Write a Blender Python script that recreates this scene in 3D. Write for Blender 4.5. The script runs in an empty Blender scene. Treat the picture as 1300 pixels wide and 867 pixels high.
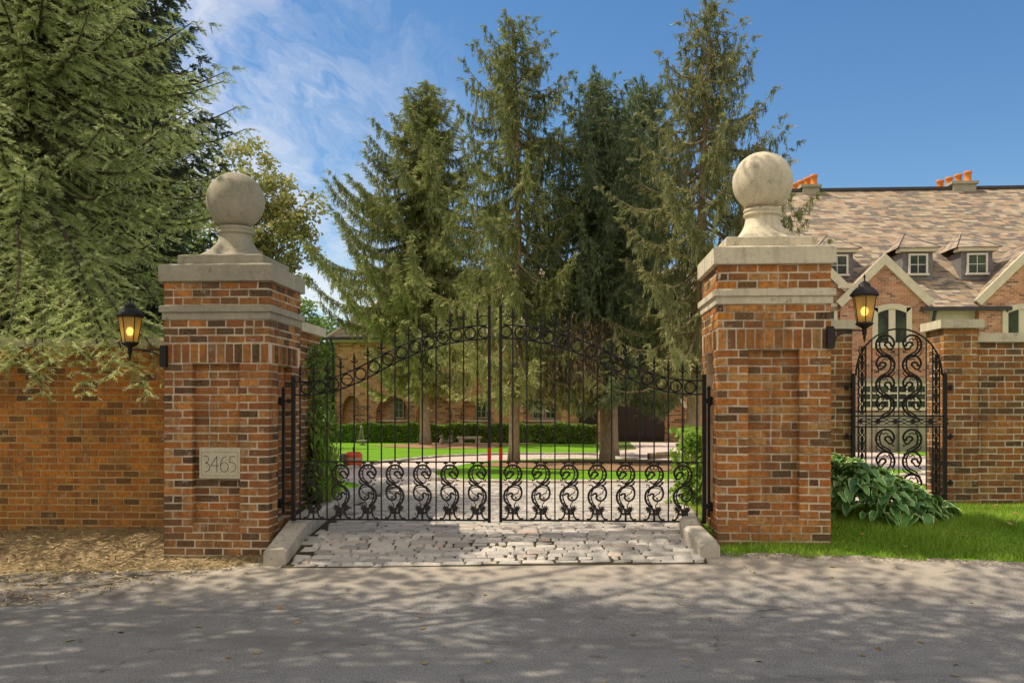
import bpy, bmesh, math, random
import numpy as np
from mathutils import Vector, Matrix
PI = math.pi
rnd = random.Random(7)
SC = bpy.context.scene
COL = SC.collection

# ---------------------------------------------------------------- camera model
F = 1170.0; TH = math.radians(3.67); CZ = 1.40
CT, ST = math.cos(TH), math.sin(TH)
def at(px, py, Y):
    """world point on the plane y=Y, read off the 1300x867 photograph"""
    u = (px-650)/F
    t = Y/(CT + ST*u)
    return Vector((t*(-ST + CT*u), Y, CZ + (515-py)/F*t))
def xat(px, Y): return at(px, 515, Y).x

# ---------------------------------------------------------------- ground shape
GY = [-80, 0, 6.3, 6.9, 7.35, 7.6, 7.9, 8.6, 9.4, 12, 20, 40, 70, 400]
GZ = [-.1, 0, .02, .09, .155, .22, .30, .345, .36, .32, .15, -.22, -.3, -.3]
TY = [-80, 5.5, 7.2, 7.6, 8.2, 9.4, 14, 400]
TZ = [0, 0, .02, .03, .028, .012, 0, 0]
def G(x, y):
    xx = np.clip(x, -6, 6)
    return np.interp(y, GY, GZ) + np.interp(y, TY, TZ)*xx
def g(x, y): return float(G(x, y))
def gp(px, py):
    """ground point seen at a pixel"""
    u = (px-650)/F
    lo, hi = 1.5, 300
    for _ in range(60):
        t = (lo+hi)/2
        x = t*(-ST+CT*u); y = t*(CT+ST*u); z = CZ+(515-py)/F*t
        if z > g(x, y): lo = t
        else: hi = t
    return (x, y)
def frange(a, b, s): return list(np.arange(a, b-1e-6, s))
KX = [-300, -120, -60, -30, -18, -12] + frange(-9, 9.01, .5) + [9, 12, 18, 30, 60, 120, 300]
KY = [-80, -30, -10, 0, 2, 4] + frange(5, 6.2, .3) + frange(6.2, 9.8, .1) + frange(9.8, 14, .4) + frange(14, 24, 1) + [24, 27, 30, 35, 40, 50, 70, 150, 400]

# ---------------------------------------------------------------- object helpers
def tag(o, label=None, cat=None, group=None, kind=None):
    if label: o['label'] = label
    if cat: o['category'] = cat
    if group: o['group'] = group
    if kind: o['kind'] = kind
    return o
def empty(name, loc=(0, 0, 0), rz=0, **k):
    o = bpy.data.objects.new(name, None); COL.objects.link(o)
    o.location = loc; o.rotation_euler = (0, 0, rz); o.empty_display_size = .2
    return tag(o, **k)
def link(name, me, parent=None, **k):
    o = bpy.data.objects.new(name, me); COL.objects.link(o)
    if parent is not None: o.parent = parent
    return tag(o, **k)
def dup(root, loc=None, rz=None, parent=None, **k):
    c = root.copy(); COL.objects.link(c)
    if parent is not None: c.parent = parent
    for key in ('label',):
        if key in c: del c[key]
    if loc is not None: c.location = loc
    if rz is not None: c.rotation_euler = (0, 0, rz)
    for ch in root.children:
        d = dup(ch, parent=c)
        d.matrix_parent_inverse = ch.matrix_parent_inverse
    return tag(c, **k)

def np_mesh(name, V, Fc, mats, mi=None, attr=None, smooth=False):
    """V (n,3), Fc (m,k) with k constant"""
    V = np.asarray(V, np.float32); Fc = np.asarray(Fc, np.int32)
    me = bpy.data.meshes.new(name)
    m, k = Fc.shape
    me.vertices.add(len(V)); me.vertices.foreach_set('co', V.ravel())
    me.loops.add(m*k); me.loops.foreach_set('vertex_index', Fc.ravel())
    me.polygons.add(m); me.polygons.foreach_set('loop_start', np.arange(0, m*k, k, dtype=np.int32))
    me.polygons.foreach_set('loop_total', np.full(m, k, np.int32))
    for x in mats: me.materials.append(x)
    if mi is not None: me.polygons.foreach_set('material_index', np.asarray(mi, np.int32))
    if smooth: me.polygons.foreach_set('use_smooth', np.ones(m, bool))
    me.update(calc_edges=True)
    if attr is not None:
        a = me.attributes.new('rnd', 'FLOAT', 'FACE'); a.data.foreach_set('value', np.asarray(attr, np.float32))
    me.validate()
    return me

class MB:
    def __init__(s): s.v = []; s.f = []; s.m = []; s.r = []; s.sm = []
    def face(s, idx, mi=0, r=0., sm=False): s.f.append(idx); s.m.append(mi); s.r.append(r); s.sm.append(sm)
    def poly(s, pts, mi=0, r=0.):
        b = len(s.v); s.v += [tuple(p) for p in pts]; s.face(tuple(range(b, b+len(pts))), mi, r)
    def box(s, x0, x1, y0, y1, z0, z1, mi=0, r=0., j=0.):
        b = len(s.v)
        for z in (z0, z1):
            for x, y in ((x0, y0), (x1, y0), (x1, y1), (x0, y1)):
                if j: s.v.append((x+rnd.uniform(-j, j), y+rnd.uniform(-j, j), z+rnd.uniform(-j, j)))
                else: s.v.append((x, y, z))
        for q in ((3, 2, 1, 0), (4, 5, 6, 7), (0, 1, 5, 4), (1, 2, 6, 5), (2, 3, 7, 6), (3, 0, 4, 7)):
            s.face(tuple(b+i for i in q), mi, r)
    def fbox(s, O, U, N, u0, u1, d0, d1, z0, z1, mi=0, r=0., j=0.):
        """box on a wall face: O origin, U along, N outward; d0 = outer offset, d1 = inner depth (both measured inward)"""
        b = len(s.v)
        for z in (z0, z1):
            for u, d in ((u0, d0), (u1, d0), (u1, d1), (u0, d1)):
                x = O[0]+U[0]*u-N[0]*d; y = O[1]+U[1]*u-N[1]*d; zz = z
                if j: x += rnd.uniform(-j, j); y += rnd.uniform(-j, j); zz += rnd.uniform(-j, j)
                s.v.append((x, y, zz))
        for q in ((3, 2, 1, 0), (4, 5, 6, 7), (0, 1, 5, 4), (1, 2, 6, 5), (2, 3, 7, 6), (3, 0, 4, 7)):
            s.face(tuple(b+i for i in q), mi, r)
    def tube(s, pts, r, n=6, mi=0, cap=True, closed=False, flat=None, rv=0., sm=True):
        """tube along a polyline; r scalar or list; flat=(nx,ny,nz, ratio) squashes along that axis"""
        P = [Vector(p) for p in pts]; k = len(P)
        R = r if isinstance(r, (list, tuple)) else [r]*k
        b = len(s.v); up = None
        for i, p in enumerate(P):
            if closed: t = P[(i+1) % k]-P[i-1]
            else: t = P[min(i+1, k-1)]-P[max(i-1, 0)]
            if t.length < 1e-9: t = Vector((0, 0, 1))
            t.normalize()
            if flat: a = Vector(flat[:3]); a = (a-t*a.dot(t))
            elif up is None: a = Vector((0, 0, 1)) if abs(t.z) < .9 else Vector((0, 1, 0)); a = a-t*a.dot(t)
            else: a = up-t*up.dot(t)
            if a.length < 1e-6: a = t.orthogonal()
            a.normalize(); up = a; c = t.cross(a)
            ra = R[i]*(flat[3] if flat else 1)
            for q in range(n):
                w = 2*PI*(q+.5)/n
                s.v.append(tuple(p+a*(math.cos(w)*ra)+c*(math.sin(w)*R[i])))
        for i in range(k if closed else k-1):
            i2 = (i+1) % k
            for q in range(n):
                q2 = (q+1) % n
                s.face((b+i*n+q, b+i*n+q2, b+i2*n+q2, b+i2*n+q), mi, rv, sm)
        if cap and not closed:
            s.face(tuple(b+q for q in reversed(range(n))), mi, rv); s.face(tuple(b+(k-1)*n+q for q in range(n)), mi, rv)
    def bar(s, a, b, r, n=4, mi=0): s.tube([a, b], r, n, mi, sm=False)
    def lathe(s, prof, c=(0, 0, 0), n=24, mi=0, sm=True, cap=True, sq=None, rot=0):
        """prof: list of (r,z); sq: list of superellipse exponents per ring (2 round, 40 square)"""
        b = len(s.v)
        for i, (r, z) in enumerate(prof):
            e = sq[i] if sq else 2
            for q in range(n):
                w = 2*PI*q/n+rot; cx, sy = math.cos(w), math.sin(w)
                k = (abs(cx)**e+abs(sy)**e)**(-1/e)
                s.v.append((c[0]+r*k*cx, c[1]+r*k*sy, c[2]+z))
        for i in range(len(prof)-1):
            for q in range(n):
                q2 = (q+1) % n
                s.face((b+i*n+q, b+i*n+q2, b+(i+1)*n+q2, b+(i+1)*n+q), mi, 0, sm)
        if cap:
            s.face(tuple(b+q for q in reversed(range(n))), mi); s.face(tuple(b+(len(prof)-1)*n+q for q in range(n)), mi)
    def prism(s, pts, y0, y1, mi=0, r=0.):
        """polygon in x,z extruded along y"""
        n = len(pts); b = len(s.v)
        s.v += [(x, y0, z) for x, z in pts]+[(x, y1, z) for x, z in pts]
        s.face(tuple(range(b, b+n)), mi, r); s.face(tuple(reversed(range(b+n, b+2*n))), mi, r)
        for i in range(n):
            k = (i+1) % n; s.face((b+i, b+n+i, b+n+k, b+k), mi, r)
    def sphere(s, c, r, nu=16, nv=10, mi=0, sc=(1, 1, 1)):
        s.lathe([(max(r*math.sin(PI*i/nv), 1e-4)*1., -r*math.cos(PI*i/nv)*sc[2]) for i in range(nv+1)], c, nu, mi)
    def build(s, name, mats, parent=None, **k):
        me = bpy.data.meshes.new(name)
        me.from_pydata([tuple(v) for v in s.v], [], s.f)
        for x in (mats if isinstance(mats, (list, tuple)) else [mats]): me.materials.append(x)
        me.polygons.foreach_set('material_index', s.m)
        me.polygons.foreach_set('use_smooth', s.sm)
        a = me.attributes.new('rnd', 'FLOAT', 'FACE'); a.data.foreach_set('value', s.r)
        bm = bmesh.new(); bm.from_mesh(me); bmesh.ops.recalc_face_normals(bm, faces=bm.faces); bm.to_mesh(me); bm.free()
        me.update()
        return link(name, me, parent, **k)

def spline(P, n=6, closed=False):
    """Catmull-Rom through 2-D/3-D points"""
    P = [np.array(p, float) for p in P]; k = len(P); out = []
    rng = range(k) if closed else range(k-1)
    for i in rng:
        p1, p2 = P[i], P[(i+1) % k]
        p0 = P[i-1] if (i > 0 or closed) else 2*p1-p2
        p3 = P[(i+2) % k] if (i+2 < k or closed) else 2*p2-p1
        for q in range(n):
            t = q/n
            out.append(.5*((2*p1)+(-p0+p2)*t+(2*p0-5*p1+4*p2-p3)*t*t+(-p0+3*p1-3*p2+p3)*t**3))
    if not closed: out.append(P[-1])
    return out

# ---------------------------------------------------------------- materials
class NT:
    def __init__(s, name):
        s.mat = bpy.data.materials.new(name); s.mat.use_nodes = True
        s.t = s.mat.node_tree; s.n = s.t.nodes; s.b = s.n['Principled BSDF']; s.out = s.n['Material Output']
    def new(s, typ, **k):
        x = s.n.new(typ)
        for a, v in k.items(): setattr(x, a, v)
        return x
    def l(s, a, b): s.t.links.new(a, b)
    def put(s, sock, v):
        if isinstance(v, (int, float)): sock.default_value = v
        elif isinstance(v, (tuple, list)): sock.default_value = v if len(v) == len(sock.default_value) else (*v, 1)
        else: s.l(v, sock)
    def m(s, op, a, b=0., c=0., clamp=False):
        x = s.new('ShaderNodeMath', operation=op); x.use_clamp = clamp
        s.put(x.inputs[0], a); s.put(x.inputs[1], b); s.put(x.inputs[2], c)
        return x.outputs[0]
    def co(s, which='Object'):
        if which == 'World': return s.new('ShaderNodeNewGeometry').outputs['Position']
        return s.new('ShaderNodeTexCoord').outputs[which]
    def xyz(s, v):
        x = s.new('ShaderNodeSeparateXYZ'); s.l(v, x.inputs[0]); return x.outputs
    def comb(s, x, y, z=0.):
        c = s.new('ShaderNodeCombineXYZ')
        for i, v in enumerate((x, y, z)): s.put(c.inputs[i], v)
        return c.outputs[0]
    def noise(s, v, scale, detail=4, rough=.55, dist=0., out='Fac'):
        x = s.new('ShaderNodeTexNoise'); s.l(v, x.inputs['Vector'])
        x.inputs['Scale'].default_value = scale; x.inputs['Detail'].default_value = detail
        x.inputs['Roughness'].default_value = rough; x.inputs['Distortion'].default_value = dist
        return x.outputs[out]
    def vor(s, v, scale, feature='F1', out='Distance', rnd_=1.):
        x = s.new('ShaderNodeTexVoronoi', feature=feature); s.l(v, x.inputs['Vector'])
        x.inputs['Scale'].default_value = scale; x.inputs['Randomness'].default_value = rnd_
        return x.outputs[out]
    def white(s, v):
        x = s.new('ShaderNodeTexWhiteNoise', noise_dimensions='3D'); s.l(v, x.inputs['Vector']); return x.outputs['Value']
    def ramp(s, f, stops, interp='LINEAR'):
        x = s.new('ShaderNodeValToRGB'); s.put(x.inputs[0], f); cr = x.color_ramp; cr.interpolation = interp
        while len(cr.elements) < len(stops): cr.elements.new(.5)
        for e, (p, c) in zip(cr.elements, stops):
            e.position = p; e.color = (*c, 1) if len(c) == 3 else c
        return x.outputs[0]
    def mix(s, f, a, b, bt='MIX'):
        x = s.new('ShaderNodeMix', data_type='RGBA', blend_type=bt)
        s.put(x.inputs[0], f); s.put(x.inputs[6], a); s.put(x.inputs[7], b)
        return x.outputs[2]
    def map(s, f, a, b, c, d):
        x = s.new('ShaderNodeMapRange'); s.put(x.inputs[0], f)
        for i, v in enumerate((a, b, c, d)): x.inputs[i+1].default_value = v
        return x.outputs[0]
    def attr(s, name='rnd'):
        x = s.new('ShaderNodeAttribute', attribute_name=name); return x.outputs['Fac']
    def bump(s, h, strength=.5, dist=.01, prev=None):
        x = s.new('ShaderNodeBump'); s.put(x.inputs['Height'], h)
        x.inputs['Strength'].default_value = strength; x.inputs['Distance'].default_value = dist
        if prev is not None: s.l(prev, x.inputs['Normal'])
        return x.outputs[0]
    def done(s, col=None, rough=.8, nrm=None, metal=0., spec=.3):
        if col is not None: s.put(s.b.inputs['Base Color'], col)
        s.put(s.b.inputs['Roughness'], rough); s.b.inputs['Metallic'].default_value = metal
        s.b.inputs['Specular IOR Level'].default_value = spec
        if nrm is not None: s.l(nrm, s.b.inputs['Normal'])
        return s.mat

BR = [(0, (.020, .013, .010)), (.08, (.045, .028, .018)), (.16, (.16, .055, .022)), (.24, (.39, .135, .024)), (.38, (.30, .088, .024)),
      (.52, (.50, .190, .036)), (.64, (.40, .22, .085)), (.72, (.34, .115, .025)), (.85, (.26, .075, .022)), (.93, (.09, .052, .030)), (1, (.03, .018, .012))]
BR_W = [(0, (.04, .024, .012)), (.05, (.075, .04, .015)), (.13, (.28, .095, .014)), (.35, (.46, .155, .013)), (.52, (.56, .21, .018)),
        (.7, (.38, .115, .012)), (.84, (.42, .20, .04)), (.94, (.16, .07, .018)), (1, (.06, .03, .012))]  # left wall bricks, with the orange bounce light put into their colour
def brick_geo_mat(name, ramp, dirt=.5, gain=1.28):
    t = NT(name); p = t.co('World'); r = t.attr()
    c = t.ramp(r, [(a, tuple(min(.8, x*gain) for x in b)) for a, b in ramp])
    n1 = t.noise(p, 28, 6, .7); n2 = t.noise(p, 120, 3, .6)
    c = t.mix(t.map(n1, .42, .62, 0, .7), c, (.17, .085, .04), 'MIX')
    c = t.mix(t.map(n2, .50, .70, 0, .45), c, (.60, .36, .17))
    big = t.noise(p, 1.9, 6, .68)
    c = t.mix(t.map(big, .46, .68, 0, dirt), c, (.12, .09, .055), 'MIX')
    X_ = t.xyz(p); dr = t.noise(t.comb(t.m('MULTIPLY', X_[0], 8), t.m('MULTIPLY', X_[1], 8), t.m('MULTIPLY', X_[2], .7)), 1., 5, .65)
    c = t.mix(t.map(dr, .52, .68, 0, .62), c, (.085, .06, .04))
    wh = t.noise(p, 9, 6, .8)
    c = t.mix(t.map(wh, .58, .70, 0, .55), c, (.62, .54, .42))
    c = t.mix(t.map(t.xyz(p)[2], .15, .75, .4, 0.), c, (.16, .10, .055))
    return t.done(c, .88, t.bump(t.m('ADD', n1, n2), .6, .006), spec=.2)
def mortar_mat(name, col):
    t = NT(name); p = t.co('World'); n = t.noise(p, 60, 5, .7); n2 = t.noise(p, 3.5, 5, .7)
    c = t.mix(t.map(n, .3, .7, 0, .4), col, tuple(x*.55 for x in col))
    c = t.mix(t.map(n2, .45, .68, 0, .75), c, (.20, .13, .07))
    return t.done(c, .95, t.bump(n, .6, .005), spec=.1)
def stone_mat(name, base=(.66, .58, .43), stain=.5):
    t = NT(name); p = t.co('World')
    n = t.noise(p, 3.5, 7, .65); n2 = t.noise(p, 40, 5, .65)
    v = t.comb(t.m('MULTIPLY', t.xyz(p)[0], 14), t.m('MULTIPLY', t.xyz(p)[1], 14), t.m('MULTIPLY', t.xyz(p)[2], 1.6))
    st = t.noise(v, 1, 5, .6)
    c = t.mix(t.map(n, .35, .7, 0, stain), base, tuple(x*.48 for x in base))
    c = t.mix(t.map(st, .5, .72, 0, .55), c, (.24, .215, .165))
    c = t.mix(t.map(n2, .35, .7, 0, .35), c, tuple(min(1, x*1.3) for x in base))
    li = t.noise(p, 14, 5, .75); c = t.mix(t.map(li, .60, .66, 0, .55), c, (.12, .115, .085))
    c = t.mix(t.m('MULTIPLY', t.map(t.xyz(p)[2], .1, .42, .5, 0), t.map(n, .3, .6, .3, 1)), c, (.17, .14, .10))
    return t.done(c, .85, t.bump(n2, .35, .006), spec=.2)
def brick_tex(t, w, h, mort, src=None):
    """returns (per-brick random, mortar mask) from object coords, walls along x or y"""
    p = src if src is not None else t.co('Object'); X = t.xyz(p)
    u = t.m('ADD', X[0], X[1]); v = X[2]
    row = t.m('FLOOR', t.m('DIVIDE', v, h))
    uu = t.m('ADD', t.m('DIVIDE', u, w), t.m('MULTIPLY', t.m('MODULO', t.m('ABSOLUTE', row), 2), .5))
    colu = t.m('FLOOR', uu)
    r = t.white(t.comb(colu, row, 3.3))
    fu = t.m('FRACT', uu); fv = t.m('FRACT', t.m('DIVIDE', v, h))
    mk = t.m('MAXIMUM', t.m('LESS_THAN', fu, mort/w), t.m('LESS_THAN', fv, mort/h))
    return r, mk
def brick_wall_mat(name, ramp, mcol, w=.19, h=.0655, mort=.012, mul=1.):
    t = NT(name); r, mk = brick_tex(t, w, h, mort)
    c = t.ramp(r, [(a, tuple(x*mul for x in b)) for a, b in ramp])
    n = t.noise(t.co('Object'), 1.2, 5)
    c = t.mix(mk, c, mcol)
    c = t.mix(t.map(n, .4, .75, 0, .5), c, (.10, .06, .04))
    return t.done(c, .9, t.bump(t.m('SUBTRACT', 1, mk), .5, .008), spec=.2)
def slate_mat(name, stops):
    t = NT(name); p = t.co('Object'); X = t.xyz(p)
    h = .072; row = t.m('FLOOR', t.m('DIVIDE', X[2], h))
    jit = t.white(t.comb(row, 1.7, 0))
    uu = t.m('ADD', t.m('DIVIDE', t.m('ADD', X[0], X[1]), .26), t.m('MULTIPLY', jit, 7))
    cl = t.m('FLOOR', uu); r = t.white(t.comb(cl, row, .5))
    # patches: neighbouring slates often share a tone
    r2 = t.noise(t.comb(t.m('MULTIPLY', cl, .7), t.m('MULTIPLY', row, .9), 0.), 1.3, 2, .5)
    mixr = t.m('ADD', t.m('MULTIPLY', r, .75), t.m('MULTIPLY', r2, .25))
    c = t.ramp(mixr, [(a, (b[0]*.90, b[1]*.80, b[2]*.80)) for a, b in stops])
    fv = t.m('FRACT', t.m('DIVIDE', X[2], h)); fu = t.m('FRACT', uu)
    edge = t.m('MAXIMUM', t.m('LESS_THAN', fv, .13), t.m('LESS_THAN', fu, .05))
    c = t.mix(t.m('MULTIPLY', edge, .5), c, (.07, .055, .045))
    c = t.mix(t.map(t.noise(p, 9, 5), .4, .7, 0, .3), c, (.34, .31, .24))
    return t.done(c, .75, t.bump(t.m('SUBTRACT', t.m('MULTIPLY', fv, -.6), edge), .7, .02), spec=.3)
def plain(name, col, rough=.6, metal=0., spec=.4, var=.25, sc=8, bump=.15):
    t = NT(name); p = t.co('World'); n = t.noise(p, sc, 5, .6)
    c = t.mix(t.map(n, .3, .7, 0, 1), tuple(x*(1-var) for x in col), tuple(min(1, x*(1+var)) for x in col))
    return t.done(c, t.map(n, .3, .7, rough-.08, min(1, rough+.08)), t.bump(t.noise(p, sc*6, 3), bump, .003), metal, spec)
def leaf_mat(name, stops, trans=.35, rough=.55, big=.35, dark=(.04, .055, .02), bsc=.9, spec=.25, gain=1.):
    t = NT(name); r = t.attr(); p = t.co('World')
    c = t.ramp(r, [(a, tuple(min(.85, x*gain) for x in b)) for a, b in stops])
    c = t.mix(t.map(t.noise(p, bsc, 3), .4, .68, 0, big), c, dark)
    t.done(c, rough, spec=spec)
    tr = t.new('ShaderNodeBsdfTranslucent'); t.l(t.mix(.35, c, (.35, .42, .05)), tr.inputs[0])
    mx = t.new('ShaderNodeMixShader'); mx.inputs[0].default_value = trans
    t.l(t.b.outputs[0], mx.inputs[1]); t.l(tr.outputs[0], mx.inputs[2]); t.l(mx.outputs[0], t.out.inputs[0])
    return t.mat
def bark_mat(name, a, b):
    t = NT(name); p = t.co('World'); X = t.xyz(p)
    v = t.comb(t.m('MULTIPLY', X[0], 30), t.m('MULTIPLY', X[1], 30), t.m('MULTIPLY', X[2], 9))
    n = t.noise(v, 1, 6, .7); n2 = t.noise(p, 2, 3)
    c = t.mix(t.map(n, .3, .7, 0, 1), a, b); c = t.mix(t.map(n2, .45, .7, 0, .5), c, (.22, .20, .13))
    return t.done(c, .95, t.bump(n, 1, .03), spec=.1)

M = {}
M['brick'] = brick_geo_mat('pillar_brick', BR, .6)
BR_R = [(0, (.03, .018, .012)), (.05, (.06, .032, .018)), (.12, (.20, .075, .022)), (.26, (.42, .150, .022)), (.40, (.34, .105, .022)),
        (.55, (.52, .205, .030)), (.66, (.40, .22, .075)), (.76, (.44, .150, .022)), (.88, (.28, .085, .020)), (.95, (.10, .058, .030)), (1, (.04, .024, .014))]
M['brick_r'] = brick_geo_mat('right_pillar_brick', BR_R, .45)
M['brick_wall'] = brick_geo_mat('wall_brick', BR_W, .4)
M['brick_old'] = brick_geo_mat('old_brick', BR_R, .95, 1.1)
M['mortar'] = mortar_mat('pale_mortar', (.74, .62, .45))
M['mortar_wall'] = mortar_mat('brown_mortar', (.56, .38, .17))
M['stone'] = stone_mat('limestone')
M['stone_grey'] = stone_mat('weathered_limestone', (.40, .36, .275), .65)
M['kerb'] = stone_mat('kerb_stone', (.60, .54, .45), .55)
M['plaque'] = plain('plaque_stone', (.52, .47, .34), .85, var=.12, sc=30)
M['engrave'] = plain('engraved_dark', (.045, .038, .025), .9, var=.1)
M['iron'] = plain('black_iron', (.010, .008, .008), .5, .0, .35, var=.4, sc=12)
M['iron_dusty'] = plain('dusty_iron', (.022, .017, .015), .55, .0, .35, var=.4, sc=12)
M['red'] = plain('red_reflector', (.52, .015, .012), .4, var=.1)
M['cream'] = plain('cream_trim', (.66, .58, .44), .7, var=.1, sc=4)
M['whitepaint'] = plain('white_paint', (.66, .62, .55), .55, var=.08)
M['slate_d'] = plain('dark_slate', (.16, .15, .155), .6, var=.3)
M['lead'] = plain('lead_ridge', (.05, .045, .05), .6)
M['pot'] = plain('clay_pot', (.62, .20, .035), .8, var=.15)
M['wood'] = plain('dark_wood', (.030, .018, .013), .45, var=.3)
M['house_brick'] = brick_wall_mat('house_brick', [(0, (.18, .09, .06)), (.2, (.50, .22, .12)), (.5, (.62, .29, .16)), (.75, (.46, .18, .10)), (.9, (.64, .40, .26)), (1, (.24, .13, .09))], (.60, .50, .40), .19, .066, .011)
M['rear_brick'] = brick_wall_mat('rear_brick', [(0, (.18, .09, .05)), (.2, (.58, .29, .13)), (.5, (.72, .38, .17)), (.8, (.52, .24, .10)), (1, (.24, .13, .07))], (.62, .48, .30), .26, .10, .016)
M['roof'] = slate_mat('slate_roof', [(0, (.11, .105, .10)), (.30, (.19, .175, .15)), (.42, (.33, .27, .18)), (.50, (.46, .38, .24)), (.58, (.29, .28, .22)), (.66, (.42, .28, .17)), (.78, (.54, .48, .34)), (1, (.19, .185, .17))])
M['fir'] = leaf_mat('fir_needles', [(0, (.035, .05, .022)), (.3, (.13, .16, .065)), (.62, (.31, .345, .14)), (1, (.50, .53, .26))], .3, gain=2.5)
M['spruce_y'] = leaf_mat('spruce_needles', [(0, (.05, .06, .026)), (.5, (.12, .128, .050)), (.85, (.20, .205, .080)), (1, (.29, .28, .13))], .28, gain=2.562)
M['spruce_g'] = leaf_mat('blue_spruce_needles', [(0, (.036, .05, .032)), (.5, (.075, .098, .055)), (.85, (.12, .145, .08)), (1, (.18, .20, .11))], .25, gain=2.562)
M['spruce_t'] = leaf_mat('olive_spruce_needles', [(0, (.055, .06, .03)), (.5, (.13, .13, .062)), (.85, (.21, .20, .10)), (1, (.30, .27, .15))], .25, gain=2.44)
M['spruce_b'] = leaf_mat('dark_blue_needles', [(0, (.022, .034, .026)), (.5, (.055, .08, .055)), (.85, (.10, .13, .09)), (1, (.17, .20, .14))], .2, gain=1.5)
M['dead'] = leaf_mat('dead_needles', [(0, (.07, .05, .03)), (.5, (.17, .125, .075)), (1, (.30, .24, .15))], .15, gain=1.9)
M['autumn'] = leaf_mat('autumn_leaves', [(0, (.08, .09, .03)), (.5, (.18, .17, .07)), (.8, (.29, .24, .10)), (1, (.38, .26, .14))], .4, gain=2.3)
M['leafy'] = leaf_mat('green_leaves', [(0, (.03, .06, .015)), (.5, (.07, .13, .03)), (1, (.15, .22, .055))], .35, gain=1.9)
M['hedge'] = leaf_mat('hedge_leaves', [(0, (.03, .055, .012)), (.5, (.075, .12, .025)), (1, (.17, .23, .05))], .3, gain=2.8)
M['lime'] = leaf_mat('lime_leaves', [(0, (.12, .24, .03)), (.5, (.25, .42, .05)), (1, (.42, .58, .12))], .45, big=.1)
M['ivy'] = leaf_mat('ivy_leaves', [(0, (.03, .05, .015)), (.5, (.09, .14, .03)), (.9, (.17, .24, .05)), (1, (.30, .10, .03))], .35, gain=1.7)
M['grass'] = leaf_mat('grass_blades', [(0, (.08, .14, .015)), (.5, (.17, .27, .03)), (.9, (.30, .38, .06)), (1, (.42, .36, .14))], .4, big=.15, gain=1.9)
M['hosta'] = leaf_mat('hosta_leaf', [(0, (.016, .05, .014)), (.5, (.035, .105, .026)), (1, (.085, .17, .045))], .2, .38, big=.1, spec=.5, gain=2.7)
M['hosta_edge'] = leaf_mat('hosta_margin', [(0, (.16, .22, .08)), (1, (.34, .38, .17))], .3, big=.0, gain=2.3)
M['bark'] = bark_mat('spruce_bark', (.60, .46, .30), (.24, .17, .11))
M['bark_d'] = bark_mat('dark_bark', (.13, .10, .07), (.04, .03, .025))

def glow(name, col, e):
    t = NT(name); t.b.inputs['Base Color'].default_value = (*col, 1)
    t.b.inputs['Emission Color'].default_value = (*col, 1); t.b.inputs['Emission Strength'].default_value = e
    return t.mat
M['bulb'] = glow('lit_bulb', (1, .78, .35), 3)
def amber():
    t = NT('amber_glass'); p = t.co('World'); n = t.noise(p, 14, 3)
    t.done(t.mix(n, (.62, .40, .11), (.72, .52, .20)), .3, spec=.5)
    tb = t.new('ShaderNodeBsdfTransparent'); tb.inputs[0].default_value = (1, .80, .42, 1)
    tl = t.new('ShaderNodeBsdfTranslucent'); tl.inputs[0].default_value = (.95, .66, .22, 1)
    m1 = t.new('ShaderNodeMixShader'); m1.inputs[0].default_value = .45
    t.l(t.b.outputs[0], m1.inputs[1]); t.l(tl.outputs[0], m1.inputs[2])
    m2 = t.new('ShaderNodeMixShader'); m2.inputs[0].default_value = .42
    t.l(m1.outputs[0], m2.inputs[1]); t.l(tb.outputs[0], m2.inputs[2]); t.l(m2.outputs[0], t.out.inputs[0])
    return t.mat
M['amber'] = amber()
def glass():
    t = NT('window_glass'); n = t.noise(t.co('World'), 1.3, 4, .6)
    return t.done(t.mix(t.map(n, .4, .65, 0, 1), (.012, .018, .014), (.06, .09, .04)), .18, t.bump(t.noise(t.co('World'), 3, 2), .05, .01), spec=.35)
M['glass'] = glass()

def asphalt():
    t = NT('asphalt'); p = t.co('World')
    f = t.noise(p, 85, 5, .85); v = t.vor(p, 90); big = t.noise(p, .55, 5, .6); med = t.noise(p, 5, 5, .65)
    c = t.ramp(f, [(.34, (.10, .097, .095)), (.48, (.235, .225, .215)), (.54, (.29, .275, .262)), (.66, (.54, .51, .48))])
    c = t.mix(t.map(big, .35, .7, 0, .35), c, (.26, .24, .22), 'MIX')
    c = t.mix(t.map(med, .5, .8, 0, .4), c, (.07, .062, .055))
    y = t.xyz(p)[1]
    st_ = t.noise(t.comb(t.m('MULTIPLY', t.xyz(p)[0], .35), t.m('MULTIPLY', y, 1.6), 0.), 1.1, 4, .6)
    c = t.mix(t.map(st_, .50, .62, 0, .38), c, (.13, .12, .11))
    oil = t.noise(p, 1.3, 3, .5); c = t.mix(t.map(oil, .68, .74, 0, .5), c, (.06, .056, .052))
    edge = t.m('MULTIPLY', t.map(t.m('ADD', y, t.m('MULTIPLY', t.noise(p, 3, 5), 1.2)), 6.9, 7.9, 0, .75), 1.)
    c = t.mix(edge, c, (.46, .39, .31))
    cr = t.vor(t.comb(t.m('ADD', t.xyz(p)[0], t.m('MULTIPLY', t.noise(p, 2.5, 6), .5)), t.xyz(p)[1], 0.), .75, 'DISTANCE_TO_EDGE')
    c = t.mix(t.m('MULTIPLY', t.m('LESS_THAN', cr, .006), t.map(med, .52, .60, 0, .5)), c, (.06, .052, .045))
    return t.done(c, .9, t.bump(t.m('ADD', f, t.m('MULTIPLY', v, .8)), .55, .006), spec=.25)
M['asphalt'] = asphalt()
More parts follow.
